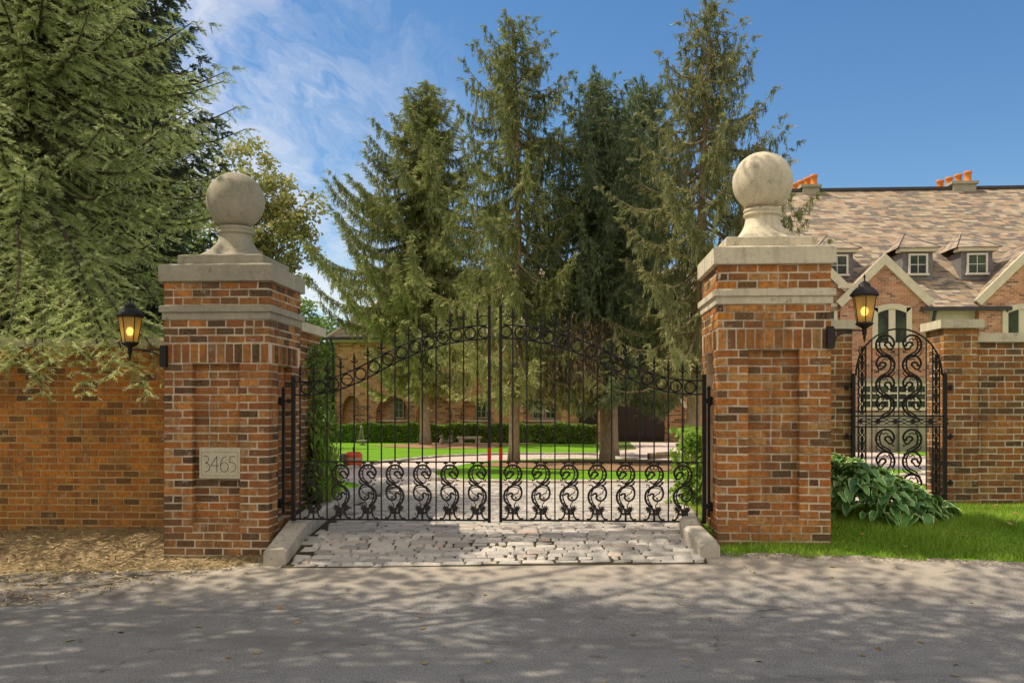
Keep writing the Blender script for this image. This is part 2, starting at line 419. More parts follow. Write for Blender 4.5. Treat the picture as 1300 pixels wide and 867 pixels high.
def soil(name, a, b, c3, sc=1.):
    t = NT(name); p = t.co('World')
    n = t.noise(p, 7*sc, 8, .75); f = t.noise(p, 70*sc, 5, .8)
    st = t.vor(t.comb(t.m('MULTIPLY', t.xyz(p)[0], 3), t.xyz(p)[1], 0.), 28*sc)
    c = t.mix(t.map(n, .3, .7, 0, 1), a, b); c = t.mix(t.map(f, .45, .7, 0, .8), c, c3)
    c = t.mix(t.map(st, 0, .35, .35, 0), c, tuple(x*.35 for x in a))
    return t.done(c, .95, t.bump(t.m('ADD', n, f), 1, .03), spec=.1)
M['litter'] = soil('needle_litter', (.30, .21, .11), (.60, .45, .25), (.72, .56, .33))
M['mulch'] = soil('bark_mulch', (.30, .17, .09), (.42, .26, .15), (.50, .34, .21))
def lawn(name, a, b, c3):
    t = NT(name); p = t.co('World')
    n = t.noise(p, .8, 5, .6); f = t.noise(p, 90, 4, .8); m_ = t.noise(p, 12, 4, .7)
    c = t.mix(t.map(n, .35, .7, 0, 1), a, b); c = t.mix(t.map(f, .4, .7, 0, .6), c, c3)
    c = t.mix(t.map(m_, .45, .75, 0, .4), c, tuple(x*.4 for x in a))
    return t.done(c, .9, t.bump(t.m('ADD', f, m_), .8, .03), spec=.1)
M['lawn'] = lawn('lawn_turf', (.12, .30, .012), (.19, .40, .018), (.26, .44, .04))
M['ground'] = lawn('rough_ground', (.09, .16, .03), (.13, .20, .04), (.20, .24, .07))
def pavers(name, pal, w, h):
    t = NT(name); p = t.co('World'); X = t.xyz(p)
    wob = t.noise(p, 3, 2)
    r, mk = brick_tex(t, w, h, .018, t.comb(t.m('ADD', X[0], t.m('MULTIPLY', wob, .05)), 0., t.m('ADD', X[1], t.m('MULTIPLY', wob, .04))))
    c = t.ramp(r, pal); n = t.noise(p, 50, 4, .7)
    c = t.mix(t.m('MULTIPLY', mk, .8), c, (.30, .24, .20)); c = t.mix(t.map(n, .4, .7, 0, .4), c, (.50, .43, .38))
    return t.done(c, .85, t.bump(t.m('SUBTRACT', t.m('MULTIPLY', n, .3), mk), .7, .015), spec=.25)
M['pavers'] = pavers('pink_pavers', [(0, (.46, .36, .31)), (.4, (.66, .54, .47)), (.7, (.74, .60, .53)), (1, (.56, .48, .44))], .26, .13)
def sett():
    t = NT('granite_setts'); p = t.co('World'); r = t.attr(); n = t.noise(p, 25, 6, .7); f = t.noise(p, 140, 4, .7)
    c = t.ramp(r, [(0, (.28, .26, .24)), (.3, (.46, .43, .40)), (.6, (.58, .53, .48)), (.88, (.68, .61, .54)), (1, (.50, .36, .28))])
    c = t.mix(t.map(n, .35, .7, 0, .6), c, (.36, .33, .30)); c = t.mix(t.map(f, .5, .7, 0, .5), c, (.80, .74, .66))
    return t.done(c, .75, t.bump(t.m('ADD', n, t.m('MULTIPLY', f, .5)), .8, .01), spec=.35)
M['sett'] = sett()
M['joint'] = soil('sett_joints', (.11, .09, .065), (.16, .14, .09), (.17, .18, .09), 2)

# ---------------------------------------------------------------- world, sun, camera
W = bpy.data.worlds.new('World'); SC.world = W; W.use_nodes = True
wt = W.node_tree; wn = wt.nodes; wl = wt.links
EL = math.radians(56); AZ = math.radians(9)      # sun from the left (-x), a little behind the pillars
sd = Vector((-math.cos(EL)*math.cos(AZ), math.cos(EL)*math.sin(AZ), math.sin(EL)))
sky = wn.new('ShaderNodeTexSky'); sky.sky_type = 'NISHITA'; sky.sun_disc = False
sky.sun_elevation = EL; sky.sun_rotation = math.atan2(sd.x, sd.y) % (2*PI)
sky.air_density = 1.0; sky.dust_density = .6; sky.ozone_density = 1.6
bg = wn['Background']; bg.inputs[1].default_value = .15
class WN(NT):
    def __init__(s): s.t = wt; s.n = wn
w = WN()
tc = w.co('Generated'); X = w.xyz(tc)
zz = w.m('ADD', w.m('MAXIMUM', X[2], 0.), .16)
cu = w.m('DIVIDE', X[0], zz); cv = w.m('DIVIDE', X[1], zz)
cvec = w.comb(cu, w.m('MULTIPLY', cv, .55), 0.)
warp = w.noise(cvec, 1.6, 5, .6, .6, 'Color')
cv2 = w.new('ShaderNodeVectorMath', operation='MULTIPLY_ADD'); wl.new(warp, cv2.inputs[0]); cv2.inputs[1].default_value = (.9, .9, 0); wl.new(cvec, cv2.inputs[2])
cl = w.noise(cv2.outputs[0], 1.7, 10, .64, .5)
fine = w.noise(cv2.outputs[0], 5, 8, .7, .8)
left = w.m('MAXIMUM', w.map(w.m('SUBTRACT', X[0], w.m('MULTIPLY', X[2], -.25)), -.36, .06, 1, 0), w.map(X[1], .05, -.3, 0, 1.15))      # clouds gather to the left; unseen ones behind the viewer added as fill light
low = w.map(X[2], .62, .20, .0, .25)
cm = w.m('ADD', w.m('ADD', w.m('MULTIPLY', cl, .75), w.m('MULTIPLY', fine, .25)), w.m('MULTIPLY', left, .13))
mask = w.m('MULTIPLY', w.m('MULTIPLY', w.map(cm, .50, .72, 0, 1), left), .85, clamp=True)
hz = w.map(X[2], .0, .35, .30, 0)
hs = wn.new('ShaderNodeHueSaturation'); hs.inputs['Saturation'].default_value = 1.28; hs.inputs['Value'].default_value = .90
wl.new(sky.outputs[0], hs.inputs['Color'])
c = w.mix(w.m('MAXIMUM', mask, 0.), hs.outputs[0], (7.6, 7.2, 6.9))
fill_haze = w.m('MAXIMUM', w.map(X[1], .10, -.35, 0, .78), w.map(X[2], .52, .85, 0, .35))     # unseen bright cloud added overhead and behind the viewer as warm fill light
c = w.mix(w.m('MULTIPLY', fill_haze, w.map(fine, .2, .7, .7, 1.)), c, (7.4, 6.7, 5.6))
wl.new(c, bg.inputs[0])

sun = bpy.data.lights.new('sun', 'SUN'); sun.energy = 5.0; sun.angle = math.radians(.53); sun.color = (1, .88, .69)
so = bpy.data.objects.new('sun', sun); COL.objects.link(so); so.rotation_euler = (-sd).to_track_quat('-Z', 'Y').to_euler(); so.location = sd*60
cam = bpy.data.cameras.new('camera'); co_ = bpy.data.objects.new('camera', cam); COL.objects.link(co_)
co_.location = (0, 0, CZ); co_.rotation_euler = (PI/2, 0, TH)
cam.sensor_width = 36; cam.lens = 36*F/1300; cam.shift_y = (515-433.5)/1300; cam.clip_end = 2000; cam.clip_start = .05
SC.camera = co_
SC.view_settings.view_transform = 'Standard'; SC.view_settings.look = 'None'; SC.view_settings.exposure = 0
SC.cycles.max_bounces = 6; SC.cycles.transparent_max_bounces = 12

# ---------------------------------------------------------------- ground sheets
def sheet(name, pts, lift, mat, kind='structure', **k):
    bm = bmesh.new()
    vs = [bm.verts.new((x, y, 0)) for x, y in pts]
    f = bm.faces.new(vs); bmesh.ops.triangulate(bm, faces=[f])
    xs = [p[0] for p in pts]; ys = [p[1] for p in pts]
    for kx in KX:
        if min(xs) < kx < max(xs): bmesh.ops.bisect_plane(bm, geom=bm.verts[:]+bm.edges[:]+bm.faces[:], plane_co=(kx, 0, 0), plane_no=(1, 0, 0))
    for ky in KY:
        if min(ys) < ky < max(ys): bmesh.ops.bisect_plane(bm, geom=bm.verts[:]+bm.edges[:]+bm.faces[:], plane_co=(0, ky, 0), plane_no=(0, 1, 0))
    for v in bm.verts: v.co.z = g(v.co.x, v.co.y)+lift
    bmesh.ops.recalc_face_normals(bm, faces=bm.faces)
    me = bpy.data.meshes.new(name); bm.to_mesh(me); bm.free(); me.materials.append(mat)
    if me.polygons and me.polygons[0].normal.z < 0: me.flip_normals()
    return link(name, me, None, kind=kind, **k)
kx, ky = np.array(sorted(set(np.round(KX, 3)))), np.array(sorted(set(np.round(KY, 3))))
XX, YY = np.meshgrid(kx, ky, indexing='ij'); ZZ = G(XX, YY)
idx = np.arange(XX.size).reshape(XX.shape)
Fq = np.stack([idx[:-1, :-1], idx[1:, :-1], idx[1:, 1:], idx[:-1, 1:]], -1).reshape(-1, 4)
link('ground', np_mesh('ground', np.stack([XX, YY, ZZ], -1).reshape(-1, 3), Fq, [M['ground']]), kind='structure')

def curve2(pts, n=6): return [tuple(p) for p in spline(pts, n)]
redge_l = [gp(0, 771), gp(90, 758), gp(190, 737), gp(280, 722), gp(342, 713)]
redge_r = [gp(914, 703), gp(1000, 704), gp(1120, 708), gp(1300, 714)]
def wob(pts, a=.02): return [(x+rnd.uniform(-a, a)*.3, y+rnd.uniform(-a, a)) for x, y in pts]
le = wob(curve2(redge_l, 8)); ap = curve2([gp(342, 713), gp(620, 713), gp(914, 703)], 8); re = wob(curve2(redge_r, 14), .018)
road = [(-60, -12), (60, -12), (60, redge_r[-1][1]-.35), (redge_r[-1][0]+2.5, redge_r[-1][1]-.03)] + list(reversed(re)) + list(reversed(ap))[1:-1] + list(reversed(le)) + [(redge_l[0][0]-2.5, redge_l[0][1]-.7), (-60, 4.)]
sheet('road', road, .008, M['asphalt'])
# needle litter on the left
sheet('leaf_litter_ground', [(-14, 4.8)]+[(x, y-.1) for x, y in redge_l]+[(-2.3, 7.3), (-2.45, 8.8), (-14, 8.8)], .004, M['litter'])
# driveway
DR = [(-2.43, 7.25), (1.22, 7.25), (1.3, 9.5), (2.2, 12.5), (6, 13.6), (18, 16), (40, 18), (40, 26), (14, 28.2), (8, 30), (7, 41), (2.6, 41), (2.2, 31), (.5, 26.5)] 
nearlawn = [gp(395, 598), gp(440, 596), gp(480, 588), gp(560, 580), gp(640, 577), gp(757, 577)]
DRl = [(x, y) for x, y in nearlawn]
sheet('driveway', DR+list(reversed(DRl))+[(-9, 18.5), (-8, 14.6), gp(410, 607), gp(440, 612), gp(478, 625)], .004, M['pavers'])
sheet('lawn', [(-14, 19.5)]+nearlawn+[gp(757, 565), (-2, 38.5), (-16, 38.5)], .02, M['lawn'])
sheet('lawn', [gp(398, 609), gp(440, 612), gp(474, 619), gp(470, 629), gp(395, 634), (-6, 9.5), (-6, 14)], .012, M['lawn'])
sheet('mulch_bed', [gp(395, 634), gp(470, 629), gp(440, 645), gp(400, 662), (-3.4, 9)], .016, M['mulch'])
isl = curve2([gp(545, 601), gp(560, 610), gp(640, 613), gp(800, 613), gp(900, 612), (6, 16), (5.4, 18.6), gp(900, 587), gp(760, 583), gp(640, 585), gp(590, 590)], 4)
sheet('lawn', isl, .02, M['lawn'])
sheet('mulch_bed', curve2([gp(600, 593), gp(700, 597), gp(800, 600), gp(900, 599), (4.6, 18), gp(900, 587), gp(760, 585), gp(640, 587)], 4), .034, M['mulch'])
sheet('mulch_bed', curve2([gp(470, 567), gp(540, 570), gp(620, 570), gp(640, 566), (-1.5, 39), (-6, 39)], 4), .034, M['mulch'])
sheet('lawn', [(2.2, 7.2)]+[(1.02, 7.45), (1.0, 8.45), (2.4, 9.6), (14, 9.9), (40, 9.9), (40, 7.0)]+[(x, y-.02) for x, y in reversed(redge_r)], .006, M['lawn'])
sheet('lawn', [(2.3, 10.6), (40, 10.8), (40, 17), (18, 15.3), (6.8, 13.1), (3.2, 12.1)], .012, M['lawn'])
sheet('path', [(2.4, 9.5), (4.2, 9.5), (4.6, 10.4), (2.4, 10.4)], .02, M['kerb'])
sheet('lawn', [(9.2, 22), (40, 19.8), (40, 28.6), (9.6, 28.6)], .024, M['lawn'])
sheet('path', [(9.0, 23.8), (40, 22.2), (40, 23.4), (9.2, 24.8)], .03, M['kerb'])

def kerb_line(name, pts, w_, h, label, mat='kerb', jit=.004, seg=.9, **k):
    """kerb swept along a plan polyline, split into stones by dark joints"""
    b = MB(); P = [Vector((x, y, 0)) for x, y in pts]
    for i in range(len(P)-1):
        d = (P[i+1]-P[i]); L = d.length; d.normalize(); n = Vector((-d.y, d.x, 0)); m_ = max(1, int(L/seg))
        for q in range(m_):
            a = P[i]+d*(L*q/m_+.003); c_ = P[i]+d*(L*(q+1)/m_-.003)
            prof = [(-w_/2, -.12), (-w_/2, h*.82), (-w_/2+.03, h), (w_/2-.03, h), (w_/2, h*.82), (w_/2, -.12)]
            base = len(b.v); ns = 5
            for s_ in range(ns+1):
                p = a.lerp(c_, s_/ns); z = g(p.x, p.y); e = .015 if s_ in (0, ns) else 0
                for (u, v) in prof: b.v.append((p.x+n.x*u*(1-e*2), p.y+n.y*u*(1-e*2), z+v-(e if v > 0 else 0)+rnd.uniform(-jit, jit)))
            k_ = len(prof)
            for s_ in range(ns):
                for j in range(k_-1): b.face((base+s_*k_+j, base+s_*k_+j+1, base+(s_+1)*k_+j+1, base+(s_+1)*k_+j))
            b.face(tuple(base+j for j in range(k_))); b.face(tuple(base+ns*k_+j for j in reversed(range(k_))))
    return b.build(name, M[mat], label=label, cat='kerb', **k)
kerb_line('stone_kerb', [(-2.40, 7.33), (-2.42, 8.9), (-2.40, 10.5), (-2.46, 12.1)], .19, .155, 'long pale stone kerb along the foot of the 3465 pillar, running under the gate')
kerb_line('stone_kerb', [(1.10, 7.37), (1.00, 7.75), (1.02, 8.5)], .17, .135, 'short stone kerb with rounded end at the foot of the right gate pillar')
kerb_line('lawn_kerb', nearlawn, .16, .06, 'low grey kerb edging the far lawn beyond the loop drive', jit=.002)
kerb_line('island_kerb', isl[:22], .14, .05, 'thin pale kerb round the front of the planted island', jit=.002)

# granite setts
def setts():
    b = MB(); y = 7.28; row = 0
    R = random.Random(3)
    while y < 12.6:
        d = R.uniform(.054, .074)
        x = -2.32-R.uniform(0, .15); xr = 1.0 if y < 9 else 1.0+(y-9)*.28
        while x < xr:
            w_ = R.choice([.08, .12, .15, .19, .24])*R.uniform(.9, 1.1)
            x0, x1 = x+.003, min(x+w_, xr+.05)-.003
            if x1-x0 > .05 and x0 > -2.32:
                cx, cy = (x0+x1)/2, y+d/2; z = g(cx, cy)+.018+R.uniform(-.006, .008); base = len(b.v); r = R.random()
                yo = .018*math.sin(x*2.2+y*2)
                bot = [(x0, y+.003), (x1, y+.003), (x1, y+d-.003), (x0, y+d-.003)]
                slope = (g(cx, cy+.05)-g(cx, cy-.05))/.1
                for (px_, py_) in bot: b.v.append((px_, py_+yo, z-.05))
                J = [(R.uniform(-.007, .007), R.uniform(-.006, .006)) for _ in range(4)]
                for (px_, py_), (jx, jy) in zip(bot, J): b.v.append((px_+jx, py_+jy+yo, z-.006+slope*(py_-cy)))
                for (px_, py_), (jx, jy) in zip(bot, J):
                    ex = .016 if px_ < cx else -.016; ey = .014 if py_ < cy else -.014
                    b.v.append((px_+jx+ex, py_+jy+ey+yo, z+.007+slope*(py_-cy)+R.uniform(-.003, .003)))
                for l_ in (0, 4):
                    for i in range(4):
                        k_ = (i+1) % 4; b.face((base+l_+i, base+l_+k_, base+l_+4+k_, base+l_+4+i), 0, r)
                b.face((base+8, base+9, base+10, base+11), 0, r)
            x += w_
        y += d; row += 1
    b.build('driveway_setts', M['sett'], kind='structure')
setts()
sheet('driveway_bedding', [(-2.33, 7.25), (1.06, 7.25), (1.1, 9), (1.9, 12.6), (-2.38, 12.6)], .011, M['joint'])

# ---------------------------------------------------------------- brickwork
CH, BL, JT = .0655, .162, .0145
def brick_field(b, O, U, N, u0, u1, z0, z1, d, depth, phase, ramp_rand, mi=0, ztop=None):
    """running bond inside a rectangle of a wall face, courses counted down from ztop"""
    zt = z1 if ztop is None else ztop
    nrow = 0; z = zt
    while z > z0+.015:
        za, zb = max(z-CH+JT/2, z0), min(z-JT/2, z1)
        if zb-za > .012 and zb <= z1+1e-6:
            row = int(round((zt-z)/CH))
            off = (row % 2)*(BL/2)+phase+rnd.uniform(-.006, .006)
            k0 = math.floor((u0-off)/BL); js = []
            for kk in range(k0, k0+int((u1-u0)/BL)+3):
                q = off+kk*BL
                if u0+.040 < q < u1-.040: js.append(q)
                if rnd.random() < .08 and u0+.05 < q+BL/2 < u1-.05: js.append(q+BL/2)
            ed = [u0-JT/2]+js+[u1+JT/2]
            for pa, pc in zip(ed[:-1], ed[1:]):
                pa += JT/2; pc -= JT/2; dj = rnd.uniform(-.003, .003)
                b.fbox(O, U, N, pa, pc, d+dj, d+depth, za+rnd.uniform(-.0018, .0018), zb+rnd.uniform(-.0018, .0018), mi, ramp_rand(), .002)
        z -= CH; nrow += 1
def soldier(b, O, U, N, u0, u1, z0, z1, d, depth, ramp_rand, w_=.0755):
    n = round((u1-u0)/w_); s_ = (u1-u0)/n
    for i in range(n):
        b.fbox(O, U, N, u0+i*s_+JT/2, u0+(i+1)*s_-JT/2, d+rnd.uniform(-.002, .002), d+depth, z0+JT/2, z1-JT/2, 0, ramp_rand(), .0016)
rr = lambda: rnd.random()

def pillar(name, x0, zc, zbase, label, bmat, smat, plaque=False):
    """square brick gate pillar: x0 = left face, front face at Y=7.6; zc = underside of the cap"""
    Wd = .907; y0 = 7.6; cx, cy = x0+Wd/2, y0+Wd/2
    t = empty(name, (cx, cy, 0), label=label, cat='gate pillar')
    b = MB(); h = Wd/2
    faces = [((-h, -h), (1, 0), (0, -1)), ((h, -h), (0, 1), (1, 0)), ((h, h), (-1, 0), (0, 1)), ((-h, h), (0, -1), (-1, 0))]
    zl = zc-.203; zb2 = zl-.118         # underside of stone bands
    zs1 = zc-.520; zs0 = zc-.690; zr0 = zc-2.04; zw = zc-2.115
    for fi, (O, U, N) in enumerate(faces):
        ph = .03*fi
        e0 = 0. ; e1 = Wd                  # bricks of adjoining faces share the corner: stop one depth short on side faces
        if fi in (1, 3): e0, e1 = .092, Wd-.092
        brick_field(b, O, U, N, e0, e1, zl, zc, 0, .09, ph, rr)
        brick_field(b, O, U, N, e0, e1, zs1, zb2, 0, .09, ph+.05, rr)
        soldier(b, O, U, N, e0, e1, zs0, zs1, -.001, .09, rr)
        r0, r1 = .245, .655
        brick_field(b, O, U, N, e0, r0, zw, zs0, 0, .090, ph, rr)
        brick_field(b, O, U, N, r1, e1, zw, zs0, 0, .090, ph, rr)
        brick_field(b, O, U, N, r0+.004, r1-.004, zr0, zs0, .072, .04, ph+.04, rr)
        n = 6                               # rowlock sill under the recess
        for i in range(n):
            w_ = (r1-r0)/n; b.fbox(O, U, N, r0+i*w_+.005, r0+(i+1)*w_-.005, -.003, .08, zw+.008, zr0-.004, 0, rr()*.4+.45, .002)
        brick_field(b, O, U, N, e0, e1, zbase-.15, zw, 0, .09, ph+.02, rr)
    # mortar body
    def mbox(u): pass
    q = .0045
    b.box(-h+.080, h-.080, -h+.080, h-.080, zbase-.2, zc, 1)
    for sx in (0, 1):
        for sy in (0, 1):
            xs = (-h+q, -h+.243) if sx == 0 else (h-.248, h-q); ys = (-h+q, -h+.243) if sy == 0 else (h-.248, h-q)
            b.box(xs[0], xs[1], ys[0], ys[1], zr0-.0005, zs0+.001, 1)
    b.box(-h+q, h-q, -h+q, h-q, zs0+.0015, zc-.002, 1)
    b.box(-h+q, h-q, -h+q, h-q, zbase-.2, zr0-.001, 1)
    b.build('shaft', [M[bmat], M['mortar']], t)
    s = MB()
    def slab(hh, z0, z1, bev=.008):
        s.lathe([(hh-bev, z0), (hh, z0+bev), (hh, z1-bev), (hh-bev, z1)], (0, 0, 0), 4, sm=False, rot=PI/4, sq=[2]*4)
    k2 = math.sqrt(2)
    def sq(prof):
        s.lathe([(r*k2, z) for r, z in prof], (0, 0, 0), 4, sm=False, rot=PI/4)
    sq([(h+.028, zl-.056), (h+.032, zl-.052), (h+.032, zl-.006), (h+.026, zl)])
    s.build('stone_band', M[smat], t)
    s = MB(); sq([(h+.010, zl-.118), (h+.012, zl-.112), (h+.012, zl-.0565)]); s.build('stone_band', M[smat], t)
    s = MB(); sq([(h+.030, zc), (h+.034, zc+.006), (h+.034, zc+.135), (h+.028, zc+.143), (.375, zc+.166)]); s.build('cap', M[smat], t)
    s = MB(); sq([(.368, zc+.1655), (.370, zc+.170), (.370, zc+.236), (.364, zc+.242), (.29, zc+.256)]); s.build('plinth', M[smat], t)
    s = MB(); n = 14; prof = []; ex = []
    for i in range(n+1):
        f = i/n; r = .145+.125*(1-f)**2.3; prof.append((r, zc+.25+.225*f)); ex.append(2+10*(1-f)**3)
    prof += [(.158, zc+.475), (.165, zc+.487), (.158, zc+.50), (.150, zc+.505), (.158, zc+.512), (.163, zc+.523), (.158, zc+.535), (.15, zc+.54)]; ex += [2]*8
    s.lathe(prof, (0, 0, 0), 48, sq=ex); s.build('pedestal', M[smat], t)
    s = MB(); R_ = .254; nv = 28
    s.lathe([(max(R_*math.sin(PI*i/nv), .0005), -R_*math.cos(PI*i/nv)) for i in range(nv+1)], (0, 0, zc+.775), 48); s.build('ball', M[smat], t)
    if plaque:
        zp0, zp1 = at(280, 607, 7.6).z, at(280, 568, 7.6).z
        xa, xb = xat(253.5, 7.6)-cx, xat(305, 7.6)-cx
        s = MB(); s.box(xa, xb, -h-.006, -h+.06, zp0, zp1); p = s.build('number_plaque', M['plaque'], t)
        e = MB(); S = (xb-xa)/(800-195)   # zoom px -> metres
        def Q(x, y): return (xa+(x-195)*S, -h-.0065, zp1-(y-225)*S)
        def stroke(pts, w_=5.8, n=6):
            P = [Q(*q_) for q_ in (spline(pts, n) if len(pts) > 2 else pts)]
            e.tube([Vector(v_) for v_ in P], w_*S, 4, flat=(0, 1, 0, .35), sm=False)
        stroke([(262, 352), (300, 348), (328, 370), (332, 405), (312, 435), (283, 448)]); stroke([(283, 448), (320, 458), (347, 490), (345, 535), (318, 568), (268, 578)])
        stroke([(455, 578), (455, 352)]); stroke([(455, 352), (365, 488)]); stroke([(365, 488), (485, 488)])
        stroke([(592, 350), (550, 378), (520, 425), (510, 490), (520, 545), (560, 578), (605, 560), (624, 510), (610, 462), (572, 440), (530, 455), (513, 490)])
        stroke([(728, 354), (655, 354)]); stroke([(655, 354), (642, 438)]); stroke([(642, 438), (690, 440), (728, 470), (738, 515), (715, 560), (665, 580)])
        for a_, c_ in (((228, 290), (768, 290)), ((768, 290), (768, 635)), ((768, 635), (228, 635)), ((228, 635), (228, 290))): stroke([a_, c_], 2.4)
        e.build('house_number', M['engrave'], p)
    return t
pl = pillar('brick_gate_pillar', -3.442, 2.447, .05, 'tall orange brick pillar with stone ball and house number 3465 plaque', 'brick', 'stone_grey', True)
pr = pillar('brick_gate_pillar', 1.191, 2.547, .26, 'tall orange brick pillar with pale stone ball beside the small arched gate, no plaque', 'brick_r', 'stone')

def wall_thing(name, label, x0, x1, y0, y1, zb, zt, bmat, mmat, smat, cap=.07, over=.03, cap_seg=.9, cat='wall', ends=True, parent=None, back=False):
    t = empty(name, (0, 0, 0), label=label, cat=cat) if parent is None else parent
    b = MB()
    L = x1-x0
    brick_field(b, (x0, y0), (1, 0), (0, -1), 0, L, zb, zt-cap, 0, .09, rnd.uniform(0, .1), rr, ztop=zt-cap)
    if ends:
        D = y1-y0-.19
        if D > .04:
            brick_field(b, (x0, y1-.095), (0, -1), (-1, 0), 0, D, zb, zt-cap, 0, .09, .03, rr, ztop=zt-cap)
            brick_field(b, (x1, y0+.095), (0, 1), (1, 0), 0, D, zb, zt-cap, 0, .09, .03, rr, ztop=zt-cap)
        brick_field(b, (x1, y1), (-1, 0), (0, 1), 0, L, zb, zt-cap, 0, .09, .03, rr, ztop=zt-cap)
    b.box(x0+.0045, x1-.0045, y0+.0045, y1-.0045, zb-.1, zt-cap-.002, 1)
    b.build('brickwork', [M[bmat], M[mmat]], t)
    s = MB(); n = max(1, round((L+2*over)/cap_seg)); w_ = (L+2*over)/n
    for i in range(n):
        a = x0-over+i*w_+.0015; c_ = a+w_-.003
        s.box(a, c_, y0-over, y1+over, zt-cap+.0, zt, j=.0015)
    s.build('coping', M[smat], t)
    return t
# left boundary wall, right boundary wall
wall_thing('brick_wall', 'long low orange brick wall behind the conifer branches, left of the 3465 pillar', -14, -3.35, 8.5, 8.80, .15, at(100, 430, 8.5).z, 'brick_wall', 'mortar_wall', 'stone', cap=.075)
zr = at(1260, 423.5, 9.55).z
wall_thing('brick_wall', 'long brick wall with pale coping right of the arched side gate', 4.03, 12, 9.5, 9.85, .3, zr, 'brick_old', 'mortar', 'stone', cap=.09)
zp = at(1210, 406, 9.4).z
wall_thing('brick_pier', 'brick pier with flat pale stone cap on the right of the arched side gate', 3.69, 4.02, 9.4, 9.86, .3, zp, 'brick_old', 'mortar', 'stone', cap=.085, over=.045, cat='pier')
wall_thing('brick_pier', 'brick pier behind the right gate pillar, hinge side of the arched side gate', 1.9, 2.80, 9.4, 9.86, .3, zp, 'brick_old', 'mortar', 'stone', cap=.085, over=.045, cap_seg=2, cat='pier')
wall_thing('brick_pier', 'lower ivy covered brick pier just behind the 3465 pillar', -3.1, -2.58, 8.60, 9.35, .3, at(390, 413, 9.0).z, 'brick_old', 'mortar', 'stone', cap=.09, over=.05, cap_seg=2, cat='pier')

# ---------------------------------------------------------------- gate leaves
GYP = 7.9
A0, A1 = xat(372.5, GYP), xat(621, GYP); B0, B1 = xat(636, GYP), xat(894, GYP)
ZB = at(628, 661.5, GYP).z; ZM = at(628, 586.5, GYP).z
def ring_z():   # 14 ring centre heights, hinge side first (metres above ZB)
    ys = [533, 525, 510, 485, 453, 413, 373, 337, 305, 280, 258, 243, 232, 227]
    return [at(500, 370+y/4.333, GYP).z-ZB for y in ys]
RZ = ring_z(); LW = (A1-A0); PITCH = LW/14.35
RXs = [PITCH*(.98+i) for i in range(14)]
def scroll_mesh(foot=True):
    b = MB(); S = .000747
    def st(pts, w_=7.5, n=5, taper=False):
        P = [Vector(((x-250)*S, 0, (790-y)*S)) for x, y in spline(pts, n)]
        k = len(P); R_ = [w_*S*(1 if not taper else .45+.55*math.sin(PI*(.15+.85*i/k))) for i in range(k)]
        b.tube(P, [q*1.18 for q in R_], 5, flat=(0, 1, 0, 1.1))
    # top spiral flowing into the lower right arm
    st([(262, 262), (246, 250), (250, 228), (275, 216), (305, 228), (318, 258), (345, 240), (338, 195), (300, 152), (250, 140), (198, 155), (162, 195), (150, 245), (162, 295), (195, 335), (250, 375), (300, 405), (338, 450), (350, 505), (338, 560), (305, 605), (262, 650), (252, 690)], 11)
    st([(262, 262), (290, 295), (325, 285), (346, 245)], 8)
    st([(205, 175), (190, 215), (192, 262), (208, 310), (262, 350), (300, 320)], 7)
    st([(208, 310), (255, 365), (300, 425), (318, 470), (316, 530), (290, 590), (262, 620)], 7)
    for a, c_ in (((160, 205), (193, 222)), ((152, 250), (192, 252)), ((165, 300), (200, 290)), ((200, 150), (218, 182)), ((250, 140), (255, 172)), ((218, 345), (226, 318)), ((318, 440), (296, 450)), ((346, 490), (318, 490)), ((345, 540), (314, 536)), ((322, 585), (296, 572)), ((300, 150), (285, 180))):
        st([a, c_], 5, 1)
    st([(218, 182), (235, 190), (255, 175), (275, 192), (300, 178)], 5)
    st([(326, 288), (322, 312), (342, 322), (346, 306)], 5); st([(300, 400), (308, 372), (330, 362), (336, 378)], 5)
    st([(150, 320), (160, 350), (195, 372), (250, 380)], 9, taper=True)
    # lower curl
    st([(205, 372), (168, 395), (150, 440), (152, 490), (172, 530), (208, 550), (245, 540), (262, 510), (255, 475), (282, 468), (308, 490)], 10)
    st([(262, 505), (240, 498), (225, 478), (195, 462), (180, 430)], 5); st([(208, 550), (218, 580), (235, 600)], 5); st([(215, 505), (225, 520), (212, 528), (205, 515)], 5)
    st([(155, 440), (185, 410), (240, 395), (290, 410)], 5)
    if foot:
        st([(200, 118), (206, 150)], 7, 1); st([(300, 118), (300, 152)], 7, 1)
        b.box((175-250)*S, (225-250)*S, -.005, .005, (790-124)*S, (790-110)*S); b.box((275-250)*S, (325-250)*S, -.005, .005, (790-124)*S, (790-110)*S)
        st([(250, 640), (250, 788)], 11, 2)
        st([(195, 640), (200, 700), (190, 740), (165, 768), (150, 772)], 9); st([(308, 640), (302, 700), (312, 740), (338, 768), (352, 772)], 9)
        st([(205, 690), (225, 712), (250, 690), (275, 712), (298, 690)], 7); st([(190, 690), (310, 690)], 6, 1)
        st([(235, 600), (225, 650), (250, 680)], 6)
        for cx_, cz_ in ((192, 645), (322, 640), (218, 662), (300, 660)):
            pts = []
            for i in range(16):
                a = 2*PI*i/16+.2; r_ = 46 if i % 2 == 0 else 20
                if i % 4 == 0: r_ = 56
                pts.append(((cx_-250+r_*math.cos(a)*.8)*S, (790-cz_+r_*math.sin(a))*S))
            b.prism(pts, -.005, .005)
        for cx_ in (150, 352):
            b.box((cx_-18-250)*S, (cx_+18-250)*S, -.005, .005, 2*S, 34*S)
    return b
